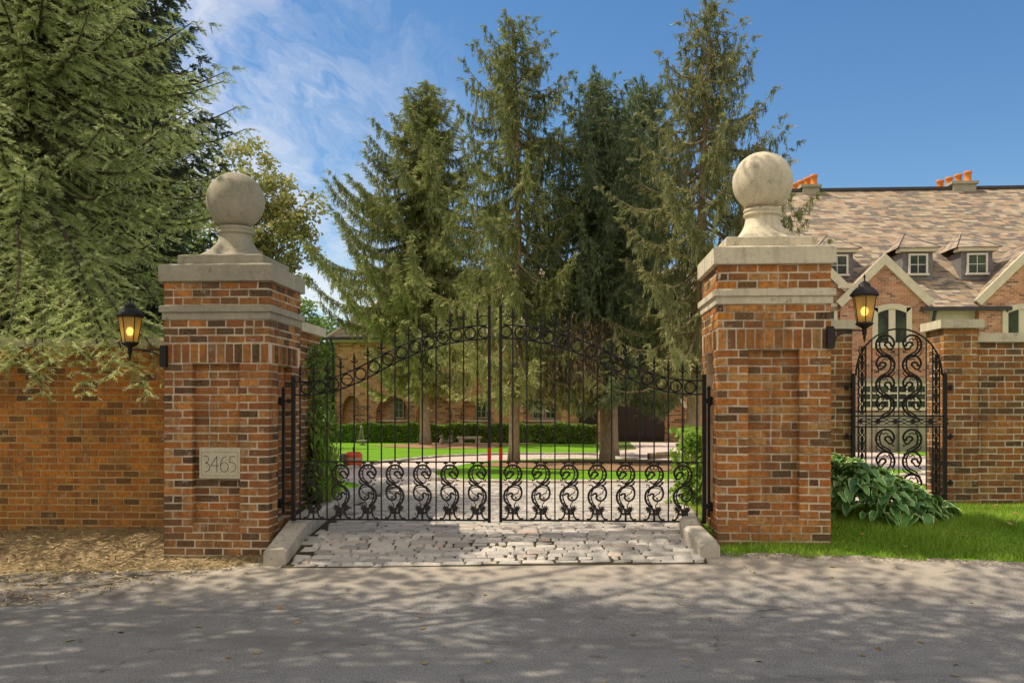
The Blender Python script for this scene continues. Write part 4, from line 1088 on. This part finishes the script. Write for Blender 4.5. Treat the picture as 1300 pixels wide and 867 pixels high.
# far wood closing the horizon
def wood(R, n):
    x = R.uniform(-130, 120, n); top = 5.2+1.6*np.sin(x*.21)+1.1*np.sin(x*.53+1)+.6*np.sin(x*1.3)
    z = -.3+top*R.rand(n)**.75; y = 84+R.randn(n)*2.5+2*np.sin(x*.4)
    return np.stack([x, y, z], 1), np.tile([0, -.4, .3], (n, 1))
leafmass('far_wood', wood, 42000, .75, 'leafy', 'dim green line of woodland far behind the houses', 'wood', seed=77, kind='stuff')
# hedge
def hedge():
    x0, x1 = xat(396, 39), xat(757, 39); t = empty('clipped_hedge', ((x0+x1)/2, 39, g(0, 39)), label='long clipped green hedge in front of the rear house', cat='hedge')
    Wd, D_, H_ = x1-x0, 1.1, (at(600, 538, 39).z-g(0, 39))
    def fn(R, n):
        f = R.rand(n); side = R.rand(n)
        x = (f-.5)*Wd; top = side < .38
        y = np.where(top, R.uniform(-.5, .5, n)*D_, -D_/2+R.rand(n)**2*.25)
        z = np.where(top, H_-R.rand(n)**2*.15, R.rand(n)*H_)+.04*np.sin(x*3)+.03*np.sin(x*7+1)
        y = y+.05*np.sin(x*2.3)
        return np.stack([x, y, z], 1), np.where(top[:, None], [0, -.3, 1.], [0, -1., .3])
    leafmass('foliage', fn, 42000, .085, 'hedge', None, None, parent=t, seed=5)
    b = MB(); b.box(-Wd/2+.05, Wd/2-.05, -D_/2+.2, D_/2-.1, 0, H_-.14); b.build('inner_twigs', M['bark_d'], t)
hedge()
# climbers
def vine_l(R, n):
    z = R.rand(n)**1.3*(at(400, 440, 9.3).z-.3)+.3; f = (z-.3)/2
    x = -2.58+R.rand(n)**1.5*(.08+.12*np.sin(z*3.1+1)**2+.05*(z < 1.3)); y = 9.05+R.randn(n)*.16
    return np.stack([x, y, z], 1), np.tile([.3, -.6, -.8], (n, 1))
leafmass('climbing_ivy', vine_l, 1700, .058, 'ivy', 'green ivy climbing the back edge of the 3465 pillar pier', 'climber', seed=6)
def fern_l(R, n):
    a = R.rand(n); x = -2.50+.22*a*R.rand(n); z = .5+.75*R.rand(n)**1.2*(1-a*.5); y = 9.0+R.randn(n)*.12
    return np.stack([x, y, z], 1), np.tile([.25, -.4, -1.4], (n, 1))
leafmass('drooping_shrub', fern_l, 1300, .12, 'lime', 'bright green drooping shrub at the foot of the ivy, left of the driveway gate', 'shrub', seed=16, aspect=.2)
def vine_r(R, n):
    c = at(877, 590, 9.6); z = c.z-.02+R.uniform(-.62, .40, n); w_ = .20*np.clip(1.1-(z-c.z)*.9, .3, 1)
    x = c.x+.02+R.randn(n)*w_*.55; y = 9.6+R.randn(n)*.14
    return np.stack([x, y, z], 1), np.tile([-.2, -.8, -.6], (n, 1))
leafmass('lime_shrub', vine_r, 900, .085, 'lime', 'bright lime green leafy shrub behind the right end of the driveway gate', 'shrub', seed=7, aspect=.85)

# hosta
def hosta():
    cx, cy = 2.62, 8.62; t0 = g(cx, cy); R = random.Random(4)
    t = empty('hosta_plant', (cx, cy, t0), label='large dark green hosta with pale leaf margins beside the right gate pillar', cat='plant')
    b = MB()
    for i in range(760):
        a = R.uniform(0, 2*PI); f = R.random()**.5
        ex = .86 if math.cos(a) > 0 else .55; ey = .72
        hx = math.cos(a)*f*ex; hy = math.sin(a)*f*ey
        if hx < -.50: hx = -.50
        top = .56*(1-.78*max(0, (hx+.35)/1.2)**1.1)
        hz = top*(1-f**2.8*.80)+R.uniform(-.09, .05)
        z = max(.05, hz)
        L = R.uniform(.09, .20)*(1-.15*f); Wd = L*R.uniform(.6, .78)
        az = a+R.uniform(-1.3, 1.3); pitch = .55-.85*f+R.uniform(-.65, .6)
        dirv = Vector((math.cos(az)*math.cos(pitch), math.sin(az)*math.cos(pitch), math.sin(pitch)))
        lat = Vector((-math.sin(az), math.cos(az), 0)); nrm = dirv.cross(lat)*-1
        if nrm.z < 0: nrm = -nrm
        base = len(b.v); r = R.random(); n = 7
        cols = [-1, -.80, 0, .80, 1]
        for k in range(n):
            s = k/(n-1); w_ = Wd*.5*(math.sin(PI*(s*.92+.06))**.7)*(1.15-.45*s)
            if k == n-1: w_ = .002
            ctr = Vector((hx, hy, z))+dirv*(L*(s-.35))-Vector((0, 0, 1))*(.38*L*s*s)
            for q in cols:
                wav = .006*math.sin(s*14+q*3+r*9)
                b.v.append(tuple(ctr+lat*(w_*q)+nrm*(abs(q)*w_*.42+wav*abs(q))))
        m_ = len(cols)
        for k in range(n-1):
            for q in range(m_-1):
                b.face((base+k*m_+q, base+k*m_+q+1, base+(k+1)*m_+q+1, base+(k+1)*m_+q), 1 if q in (0, 3) else 0, r, True)
    b.build('foliage', [M['hosta'], M['hosta_edge']], t)
hosta()

# grass blades (right verge) and litter
def grass_blades():
    R = np.random.RandomState(9)
    n = 95000
    x = R.uniform(1.15, 8.2, n); y = 7.25+R.rand(n)*2.3
    ed = np.interp(x, [p[0] for p in redge_r], [p[1] for p in redge_r])
    keep = (y > ed-.02+.035*np.sin(x*9)+.03*np.sin(x*23)) & ~((x > 1.15) & (x < 2.12) & (y > 7.58) & (y < 8.6)) & ~((x < 3.75) & (y > 9.3)) & ~((x > 3.6) & (y > 9.38))
    dens = R.rand(n) < np.where(y < 8.2, 1, .8)
    x, y = x[keep & dens], y[keep & dens]; m_ = len(x); z = G(x, y)+.006
    h_ = R.uniform(.025, .06, m_)*(1+.35*np.sin(x*5)*np.sin(y*6)); a = R.rand(m_)*2*PI
    w_ = .0042; lx, ly = np.cos(a)*w_, np.sin(a)*w_; tx, ty = R.randn(m_)*.022, R.randn(m_)*.022
    V = np.stack([np.stack([x-lx, y-ly, z], 1), np.stack([x+lx, y+ly, z], 1), np.stack([x+tx, y+ty, z+h_], 1)], 1).reshape(-1, 3)
    link('grass', np_mesh('grass', V, np.arange(3*m_).reshape(m_, 3), [M['grass']], attr=np.clip(R.rand(m_)*.6+.3*np.sin(x*2.2+y*3)**2, 0, 1)), kind='stuff', label='short green grass of the verge in front of the right wall', cat='grass')
    # far lawns: coarser tufts so that their edges and surface are not flat
    n = 60000; xs, ys = [], []
    for poly, cnt, hh in (([(-9, 19.6), (3, 19.6), (3, 38), (-9, 38)], 30000, .05),):
        pass
    return
grass_blades()
def scatter_flat(name, label, n, region, size, stops, seed, cat, aspect=.6, lift=.012, kind='stuff', trans=.1):
    R = np.random.RandomState(seed); x, y = region(R, n); z = G(x, y)+lift+R.rand(len(x))*.008
    mat = leaf_mat(name+'_mat', stops, trans)
    D = unit(np.stack([R.randn(len(x)), R.randn(len(x)), R.randn(len(x))*.12], 1)); up = np.array([0, 0, 1.])+R.randn(len(x), 3)*.25
    S_ = unit(np.cross(D, up)); L = (size*R.uniform(.6, 1.4, len(x)))[:, None]; C = np.stack([x, y, z], 1)
    V = np.stack([C-D*L*.5, C+S_*L*aspect*.5, C+D*L*.5, C-S_*L*aspect*.5], 1).reshape(-1, 3); k = len(x)
    link(name, np_mesh(name, V, np.arange(4*k).reshape(k, 4), [mat], attr=R.rand(k)), kind=kind, label=label, cat=cat)
def reg_l(R, n):
    x = R.uniform(-9, -2.5, n); y = R.uniform(5.4, 8.5, n)
    ed = np.interp(x, [p[0] for p in redge_l], [p[1] for p in redge_l]); k = (y > ed-.05-R.exponential(.06, n)) & ~((x > -3.45) & (y > 7.58))
    return x[k], y[k]
scatter_flat('fallen_leaves', 'dry needles and small fallen leaves strewn in front of the left wall', 15000, reg_l, .046, [(0, (.07, .045, .025)), (.3, (.28, .18, .09)), (.7, (.66, .50, .27)), (.93, (.78, .62, .36)), (1, (.66, .36, .08))], 3, 'leaves', .28)
def reg_road(R, n): return R.uniform(-5, 6, n), R.uniform(3.8, 7.2, n)
scatter_flat('fallen_leaves', 'few yellow and brown leaves scattered over the asphalt road', 90, reg_road, .05, [(0, (.16, .09, .03)), (.5, (.42, .26, .08)), (1, (.45, .36, .12))], 5, 'leaves', .6, .010)
def reg_v(R, n):
    x = R.uniform(2.2, 7.5, n); y = R.uniform(7.4, 9.3, n); return x, y
scatter_flat('fallen_leaves', 'few dry brown leaves lying on the verge grass at the right', 60, reg_v, .06, [(0, (.20, .10, .04)), (.5, (.45, .24, .08)), (1, (.55, .40, .16))], 15, 'leaves', .6, .05)
def reg_g(R, n):
    x = R.uniform(1.1, 8, n); ed = np.interp(x, [p[0] for p in redge_r], [p[1] for p in redge_r]); return x, ed-np.abs(R.randn(n))*.06
scatter_flat('road_grit', 'loose pale grit along the road edge beside the verge', 2500, reg_g, .014, [(0, (.20, .16, .12)), (.5, (.42, .35, .27)), (1, (.55, .48, .38))], 6, 'grit', .8, .010)

# ---------------------------------------------------------------- houses
def slope_quad(b, p0, p1, p2, p3, th=.08, mi=0):
    P = [Vector(p) for p in (p0, p1, p2, p3)]; n = (P[1]-P[0]).cross(P[3]-P[0]).normalized()
    if n.z < 0: n = -n
    base = len(b.v); b.v += [tuple(p) for p in P]+[tuple(p-n*th) for p in P]
    for q in ((0, 1, 2, 3), (7, 6, 5, 4), (0, 4, 5, 1), (1, 5, 6, 2), (2, 6, 7, 3), (3, 7, 4, 0)): b.face(tuple(base+i for i in q), mi)
def window(parent, x0, x1, z0, z1, Y, cols=2, rows=2, fr=.07, mat='whitepaint', arch=0., depth=.10, bar=.022, name='window'):
    """window in a wall face at y=Y: frame proud, pane behind"""
    b = MB()
    if arch:
        n = 8; top = [(x0+(x1-x0)*i/n, z1+arch*math.sin(PI*i/n)) for i in range(n+1)]
        inn = [(x0+fr+(x1-x0-2*fr)*i/n, z1-fr+arch*math.sin(PI*i/n)) for i in range(n+1)]
        for i in range(n): b.prism([top[i], top[i+1], inn[i+1], inn[i]], Y-.06, Y+.05)
    else: b.box(x0, x1, Y-.06, Y+.05, z1-fr, z1)
    b.box(x0, x0+fr, Y-.06, Y+.05, z0+fr, z1-(0 if arch else fr)); b.box(x1-fr, x1, Y-.06, Y+.05, z0+fr, z1-(0 if arch else fr)); b.box(x0-.03, x1+.03, Y-.10, Y+.05, z0, z0+fr)
    for i in range(1, cols):
        x = x0+fr+(x1-x0-2*fr)*i/cols; b.box(x-bar/2, x+bar/2, Y-.036, Y-.0205, z0+fr, z1-fr+arch*.9)
    for i in range(1, rows):
        z = z0+fr+(z1-z0-2*fr)*i/rows; b.box(x0+fr, x1-fr, Y-.034, Y-.0203, z-bar/2, z+bar/2)
    o = b.build(name, M[mat], parent)
    p = MB(); p.box(x0+fr-.005, x1-fr+.005, Y-.020, Y-.008, z0+fr-.005, z1-fr+arch*.8); p.build('pane', M['glass'], o)
    return o

def right_house():
    YF = 29.0; GZ_ = g(12, 29)-.1
    X_ = lambda px, Y=YF: xat(px, Y)
    Z_ = lambda px, py, Y=YF: at(px, py, Y).z
    t = empty('brick_house', (0, 0, 0), label='large brick house with mottled slate roof, gables and dormers at the right edge', cat='house')
    xl, xr_ = X_(985), X_(1420)
    ze = Z_(1200, 390, 28.7)
    w_ = MB(); w_.box(xl, xr_, YF, 36, GZ_, ze+.1); w_.build('wall', M['house_brick'], t)
    YR = 33.8; zr_ = at(1200, 240, YR).z
    r = MB()
    slope_quad(r, (xl-.2, YF-.35, ze-.02), (xr_, YF-.35, ze-.02), (xr_, YR, zr_), (xl-.2, YR, zr_), .12)
    slope_quad(r, (xl-.2, YR+.001, zr_), (xr_, YR+.001, zr_), (xr_, YR+5, ze), (xl-.2, YR+5, ze), .12)
    ro = r.build('roof', M['roof'], t)
    sl = (zr_-ze)/(YR-YF+.35)
    def zroof(Y): return ze+(Y-(YF-.35))*sl
    b = MB(); b.box(xl-.22, xr_, YR-.09, YR+.09, zr_-.03, zr_+.07); b.build('ridge', M['lead'], t)
    b = MB(); b.prism([(xl+.02, GZ_+3), (xl-.02, ze), (xl-.02, ze)], YF, YF) if False else None
    # gable end wall on the left side (under the roof)
    ge = MB(); pts = [(YF+.02, ze), (YR, zr_-.2), (YR+4.9, ze)]
    base = len(ge.v); ge.v += [(xl+.01, y, z) for y, z in pts]+[(xl+.3, y, z) for y, z in pts]
    ge.face((0, 1, 2)); ge.face((5, 4, 3)); ge.face((0, 3, 4, 1)); ge.face((1, 4, 5, 2)); ge.face((2, 5, 3, 0)); ge.build('gable_wall', M['house_brick'], t)
    # stone cornice band + gutter between gables
    b = MB(); b.box(X_(1160), X_(1278), YF-.06, YF-.002, Z_(1200, 412), Z_(1200, 395)); b.build('cornice', M['cream'], t)
    b = MB(); b.box(X_(1163), X_(1276), YF-.47, YF-.36, ze-.12, ze+.0); b.build('gutter', M['lead'], t)
    b = MB(); b.tube([(X_(1181), YF-.40, ze-.1), (X_(1180), YF-.3, ze-.45), (X_(1176), YF-.1, ze-.75), (X_(1175.5), YF-.1, GZ_)], .05, 8); b.build('downpipe', M['lead'], t)
    # gables
    YG = YF-.35
    for gi, (pxa, pya, hw_px) in enumerate(((1029, 318, 58), (1123, 325, 56), (1318, 305, 72))):
        YG = YF-.35+(.12 if gi == 0 else 0); ca = at(pxa, pya, YG); hw = hw_px/F*YG*1.03; zf = ca.z-hw*1.0
        wm = MB(); wm.prism([(ca.x-hw+.1, GZ_), (ca.x+hw-.1, GZ_), (ca.x+hw-.1, zf+.05), (ca.x, ca.z-.1), (ca.x-hw+.1, zf+.05)], YG, YF-.002); wm.build('gable_wall', M['house_brick'], t)
        cp = MB()
        for s in (-1, 1):
            a = Vector((ca.x, 0, ca.z)); e = Vector((ca.x+s*hw, 0, zf)); d = (e-a).normalized(); n = Vector((-d.z*s, 0, d.x*s)); n = n if n.z > 0 else -n
            q = [a+n*.05, e+n*.05, e-n*.19, a-n*.19]
            q[3] = Vector((ca.x, 0, ca.z-.27)); q[0] = Vector((ca.x, 0, ca.z+.07))
            cp.prism([(v.x, v.z) for v in q], YG-.08 - .001*(s > 0), YG+.02)
        cp.build('coping', M['cream'], t)
        # roof behind the gable
        rg = MB(); yb = YF-.35+(ca.z-ze)/sl
        for s in (-1, 1):
            yl = YF-.35+(zf-ze)/sl
            slope_quad(rg, (ca.x, YG+.02, ca.z), (ca.x+s*hw, YG+.02, zf), (ca.x+s*hw, max(yl, YG+.1), zf), (ca.x, yb, ca.z), .05)
        rg.build('gable_roof', M['roof'], t)
    YG = YF-.35
    # paired arched windows in the gables
    def big_win(px0, px1, y0, y1, mull=True):
        window(t, X_(px0, YG), X_(px1, YG), Z_(px0, y1, YG), Z_(px0, y0, YG), YG, 2, 1, .16, 'cream', arch=.12, bar=.2)
    big_win(1107, 1157, 391, 442); big_win(1272, 1322, 391, 442)
    window(t, X_(1048, YG), X_(1064, YG), Z_(1060, 425, YG), Z_(1060, 385, YG), YG+.12, 1, 2, .1, 'cream')
    # stone surround left of the first gable
    b = MB(); b.box(X_(1064, YG-.05), X_(1085, YG-.05), YG-.06, YG-.031, Z_(1070, 366, YG), Z_(1070, 360, YG)); b.build('cornice', M['cream'], t)
    # dormers
    for k, (pl_, pr_) in enumerate(((1040, 1083), (1144, 1184), (1218, 1260))):
        YD = 29.66; x0, x1 = X_(pl_+2, YD), X_(pr_, YD); zt = at(1160, 320, YD).z; zb_ = at(1160, 352, YD).z
        d = MB(); yb = YF-.35+(zt-ze)/sl
        d.box(x0, x1, YD, yb, zb_-.1, zt); dm = d.build('dormer', M['slate_d'], t)
        c_ = MB(); o_ = .13; c_.box(x0-o_, x1+o_, YD-o_, YD+.25, zt-.0+.002, zt+.11); c_.build('dormer_cornice', M['cream'], dm)
        rr2 = MB(); zp_ = at(1160, 297, YD+1.0).z; xm = (x0+x1)/2; ya = YD+1.15; ybk = YF-.35+(zp_-ze)/sl; yev = YF-.35+(zt+.11-ze)/sl
        A, B_, C_, D_ = (x0-.2, YD-.2, zt+.113), (x1+.2, YD-.2, zt+.113), (x1+.2, yev, zt+.113), (x0-.2, yev, zt+.113); P1 = (xm, ya, zp_); P2 = (xm, ybk, zp_)
        rr2.poly([A, B_, P1]); rr2.poly([B_, C_, P2, P1]); rr2.poly([D_, A, P1, P2]); rr2.build('dormer_roof', M['roof'], dm)
        e = MB(); e.tube([Vector(B_), Vector(P1)], .018, 5); e.tube([Vector(A), Vector(P1)], .018, 5); e.build('hip_ridge', M['lead'], dm)
        window(dm, x0+.16, x1-.16, zb_+.05, zt-.06, YD-.003, 2, 2, .06, 'whitepaint')
    # ground-floor windows and door surround seen through the side gate
    zg = lambda y: Z_(1140, y, YG)
    window(t, X_(1090, YG), X_(1178, YG), zg(521), zg(486), YG-.004, 7, 3, .10, 'cream', bar=.05)
    b = MB(); b.box(X_(1084, YG), X_(1184, YG), YG-.10, YG-.005, zg(486)+.003, zg(480)); b.box(X_(1084, YG), X_(1184, YG), YG-.12, YG-.005, zg(574), zg(524)); b.build('stone_surround', M['stone_grey'], t)
    for px in (1094, 1118, 1144, 1170):
        b = MB(); b.box(X_(px, YG)-.16, X_(px, YG)+.16, YG-.20, YG-.121, zg(574), zg(534)); b.build('pilaster', M['stone_grey'], t)
    # stone band
    for (pa, ybot, ytop, tone) in ((1210, 520, 486, 0),):
        window(t, X_(1205), X_(1255), Z_(1230, 521), Z_(1230, 486), YF-.004, 4, 3, .1, 'cream', bar=.05)
    # chimneys
    for (px0, px1, ytop, n) in ((1016, 1037, 242-2, 4), (1205, 1234, 238-2, 4)):
        Yc = YR+.2; xa, xb = xat(px0, Yc), xat(px1, Yc); zc_ = at(px0, ytop+1, Yc).z
        d = MB(); d.box(xa, xb, Yc-.35, Yc+1.6, zr_-.6, zc_-.0); d.box(xa-.07, xb+.07, Yc-.42, Yc+1.67, zc_+.002, zc_+.10)
        ch = d.build('chimney', M['stone_grey'], ro)
        hgt = .42
        for i in range(n):
            cx_ = xa+(xb-xa)*(.82-.2*i); cy_ = Yc+.0+i*.42; p = MB()
            p.lathe([(.14, 0), (.15, .05), (.12, .09), (.11, hgt-.1), (.14, hgt-.07), (.14, hgt), (.10, hgt+.01)], (cx_, cy_, zc_+.102), 14); p.build('chimney_pot', M['pot'], ro)
right_house()

def rear_house():
    Y = 42.5; gz = g(0, 42)-.2; X_ = lambda px: xat(px, Y); Z_ = lambda py: at(640, py, Y).z
    t = empty('brick_house', (0, 0, 0), label='low tan brick rear house with arches behind the hedge and spruces', cat='house')
    ze = Z_(431); xl, xr_ = X_(428), X_(1010)
    # wall with arched recesses: front skin with openings + back skin
    arches = [(436, 461, 523, 502), (479, 520, 523, 503), (530, 575, 523, 503), (585, 625, 523, 503), (665, 712, 523, 503)]
    door = (735, 758, 530, 505); garage = (780, 868, 518, 499)
    ops = []
    for (a, b_, ys, yt) in arches+[door, garage]:
        ops.append((X_(a), X_(b_), Z_(ys), Z_(yt)))
    f = MB(); top = ze; x = xl
    for (a, c_, zs, zt) in ops:
        f.box(x, a, Y-.35, Y+.0, gz, top)
        n = 10
        for i in range(n):
            u0, u1 = a+(c_-a)*i/n, a+(c_-a)*(i+1)/n
            zz0 = zs+(zt-zs)*math.sqrt(max(0, 1-(2*i/n-1)**2)); zz1 = zs+(zt-zs)*math.sqrt(max(0, 1-(2*(i+1)/n-1)**2))
            f.prism([(u0, zz0), (u1, zz1), (u1, top), (u0, top)], Y-.35, Y)
        x = c_
    f.box(x, xr_, Y-.35, Y, gz, top)
    f.build('wall', M['rear_brick'], t)
    b = MB(); b.box(xl, xr_, Y+.001, Y+.35, gz, top-.02); b.box(xl, xl+.3, Y+.35, Y+9, gz, top-.02); b.build('inner_wall', M['rear_brick'], t)
    for (px0, px1, y0, y1) in ((500, 513, 500, 531), (604, 618, 506, 531), (676, 690, 507, 532), (692, 706, 507, 532)):
        window(t, X_(px0), X_(px1), Z_(y1), Z_(y0), Y-.004, 2, 3, .06, 'stone_grey', bar=.035)
    for (px0, px1) in ((479, 520), (585, 625), (665, 712)):
        b = MB(); b.box(X_(px0)+.01, X_(px1)-.01, Y-.09, Y-.001, Z_(535), Z_(533)); b.build('sill', M['cream'], t)
    b = MB(); a, c_, zs, zt = ops[-2]; b.box(a+.02, c_-.02, Y-.12, Y-.002, gz+.1, zt-.12)
    for i in range(4): b.box(a+.08+i*.2, a+.12+i*.2, Y-.15, Y-.121, gz+.3, zt-.3)
    b.build('door', M['wood'], t)
    b = MB(); a, c_, zs, zt = ops[-1]; b.box(a+.02, a+(c_-a)*.72, Y-.10, Y-.002, gz+.1, zt-.05)
    for i in range(5):
        for j in range(3):
            u = a+.12+i*(c_-a)*.14; z = gz+.35+j*.55; b.box(u, u+(c_-a)*.105, Y-.135, Y-.101, z, z+.42)
    b.build('garage_door', M['wood'], t)
    b = MB(); a, c_, zs, zt = ops[-1]; n = 14
    for i in range(n):
        f0, f1 = i/n, (i+1)/n
        def zz_(q, e=0): return zs+(zt-zs+e)*math.sqrt(max(0, 1-(2*q-1)**2))
        b.prism([(a-.15+(c_-a+.3)*f0, zz_(f0, .22)), (a-.15+(c_-a+.3)*f1, zz_(f1, .22)), (a+(c_-a)*f1, zz_(f1)), (a+(c_-a)*f0, zz_(f0))], Y-.39, Y-.352)
    b.build('arch_trim', M['cream'], t)
    # cornice and roof
    b = MB(); b.box(xl-.25, xr_, Y-.62, Y-.352, ze-.12, ze+.04); b.build('cornice', M['cream'], t)
    b = MB(); b.box(xl-.42, xr_, Y-.78, Y-.622, ze-.02, ze+.10); b.build('gutter', M['lead'], t)
    zt = Z_(352); dz = zt-ze; o = .35
    A, B_, C_, D_ = (xl-o, Y-.7, ze+.05), (xr_, Y-.7, ze+.05), (xr_, Y+9, ze+.05), (xl-o, Y+9, ze+.05); P1 = (xl+dz*1.15, Y+4.2, zt+.9); P2 = (xr_, Y+4.2, zt+.9)
    r = MB(); r.poly([A, B_, P2, P1]); r.poly([D_, A, P1]); r.poly([C_, D_, P1, P2]); ro = r.build('roof', M['roof'], t)
    e = MB(); e.tube([Vector(A), Vector(P1)], .08, 6); e.tube([Vector(P1), Vector(P2)], .08, 6); e.build('ridge', M['cream'], ro)
    b = MB(); b.tube([(X_(427)-.1, Y-.6, ze), (X_(427)-.05, Y-.5, ze-.5), (X_(427)-.05, Y-.5, gz)], .06, 8); b.build('downpipe', M['lead'], t)
rear_house()

# ---------------------------------------------------------------- garden things
def bench():
    Y = 36.8; xc = xat(596, Y); z0 = g(xc, Y)+.03; t = empty('stone_bench', (xc, Y, z0), label='pale stone garden bench in front of the hedge', cat='bench')
    w_ = (xat(611.5, Y)-xat(580.5, Y)); h_ = at(596, 554, Y).z-z0
    s = MB(); s.box(-w_/2, w_/2, -.2, .2, h_-.07, h_); s.box(-w_/2+.04, w_/2-.04, -.17, .17, h_-.10, h_-.0702); s.build('seat', M['stone'], t)
    for sg in (-1, 1):
        l = MB(); c_ = sg*w_*.34; l.prism([(c_-.13, 0), (c_+.13, 0), (c_+.10, .06), (c_+.075, h_-.16), (c_+.10, h_-.1005), (c_-.10, h_-.1005), (c_-.075, h_-.16), (c_-.10, .06)], -.15, .15); l.build('leg', M['stone'], t)
bench()
def figurine(px, mirror, label):
    Y = 37.2; x = xat(px, Y); z0 = g(x, Y)+.03
    h_ = .40; s = -1 if mirror else 1
    b = MB()
    b.lathe([(.001, 0), (.085, .01), (.10, .05), (.095, .12), (.07, .19), (.05, .235), (.055, .27), (.06, .30), (.045, .335), (.02, .355), (.001, .36)], n=12)
    b.tube([(s*.02, 0, .30), (s*.09, 0, .285), (s*.115, 0, .275)], [.045, .03, .012], 8)
    for yy in (-.02, .02): b.tube([(-s*.01, yy, .34), (-s*.02, yy, .40)], [.014, .006], 6)
    b.tube([(-s*.08, 0, .03), (-s*.14, 0, .06), (-s*.13, 0, .16)], [.03, .028, .012], 8)
    b.tube([(s*.06, .03, .16), (s*.09, .03, .08), (s*.10, .03, .0)], [.025, .02, .02], 6)
    o = b.build('garden_figurine', M['stone_grey']); o.location = (x, Y, z0); tag(o, label, 'statue')
figurine(561, True, 'small pale animal figurine nearer the spruce trunk, left of the pair by the bench')
figurine(571.5, False, 'small pale animal figurine with raised snout, nearer the bench')
def obelisk():
    Y = 37.5; x = xat(459, Y); z0 = g(x, Y)+.02; h_ = at(459, 541, Y).z-z0; t = empty('garden_obelisk', (x, Y, z0), label='slim grey tapering lattice obelisk on the lawn before the hedge', cat='garden ornament')
    b = MB()
    for sx in (-1, 1):
        for sy in (-1, 1): b.bar((sx*.13, sy*.13, 0), (sx*.03, sy*.03, h_-.05), .016)
    for i in range(9):
        f = i/8.5; r = .13-.10*f; z = f*(h_-.05)
        for k in range(4):
            c_ = [(-r, -r), (r, -r), (r, r), (-r, r)]; b.bar((*c_[k], z+.02), (*c_[(k+1) % 4], z+.02), .013)
    b.build('lattice', M['stone_grey'], t); b = MB(); b.sphere((0, 0, h_-.03), .05, 10, 6); b.build('finial', M['stone_grey'], t)
    xb = xat(460, 34.5); b = MB(); b.lathe([(.12, 0), (.14, .02), (.06, .05), (.06, .10), (.19, .15), (.22, .19), (.18, .19), (.1, .15), (.001, .15)], n=16); o = b.build('stone_bowl', M['stone_grey']); o.location = (xb, 34.5, g(xb, 34.5)+.02); tag(o, 'small grey stone bowl on the lawn in front of the lattice obelisk', 'bowl')
obelisk()
def red_unit():
    Y = 17.6; x = xat(449, Y); z0 = g(x, Y)+.02; k = Y/F*1.01
    t = empty('warning_drum', (x, Y, z0), label='orange red faceted drum with silver band, dark motor at its side, on the lawn edge', cat='equipment')
    w_, h_ = 11*k, at(449, 573, Y).z-z0
    b = MB(); b.lathe([(w_*.75, 0), (w_*.98, h_*.18), (w_, h_*.22), (w_*1.02, h_*.45)], n=8, sm=False, rot=PI/8); b.lathe([(w_*1.02, h_*.62), (w_*1.02, h_*.78), (w_*.75, h_*.97), (w_*.1, h_)], n=8, sm=False, rot=PI/8); b.build('drum', plain('orange_plastic', (.62, .075, .02), .5), t)
    b = MB(); b.lathe([(w_*1.03, h_*.452), (w_*1.03, h_*.618)], n=8, sm=False, rot=PI/8); b.build('band', M['stone_grey'], t)
    b = MB(); b.lathe([(.02, 0), (.02, .06), (.035, .07), (.001, .09)], (0, 0, h_), 8); b.build('knob', M['iron'], t)
    b = MB(); b.box(-w_*2.6, -w_*1.9, -.08, .08, h_*.55, h_*.82); b.box(-w_*1.9, -w_*1.3, -.03, .03, h_*.66, h_*.74); b.box(-w_*1.45, -w_*.95, -.10, .10, h_*.30, h_*.85)
    b.box(-w_*2.45, -w_*2.1, -.05, .05, 0, h_*.549); b.build('motor', M['slate_d'], t)
red_unit()
def log():
    Y = 22.0; xa, xb = xat(823, Y), xat(858, Y); z0 = g(xa, Y)
    t = empty('cut_log', (xa, Y, z0), label='short tan cut log lying on the mulch behind the right leaf of the gate', cat='log'); L = xb-xa
    b = MB(); b.tube(spline([(0, 0, .09), (L*.3, .03, .11), (L*.7, 0, .13), (L, -.02, .14)], 4), .075, 10); b.build('bark', M['bark'], t)
    for x in (-.005, L+.005):
        b = MB(); b.tube([(x-.012, 0, .09 if x < .1 else .14), (x+.012, 0, .09 if x < .1 else .14)], .085, 10); b.build('cut_end', M['bark_d'], t)
log()
print('faces', sum(len(o.data.polygons) for o in bpy.data.objects if o.type == 'MESH'))
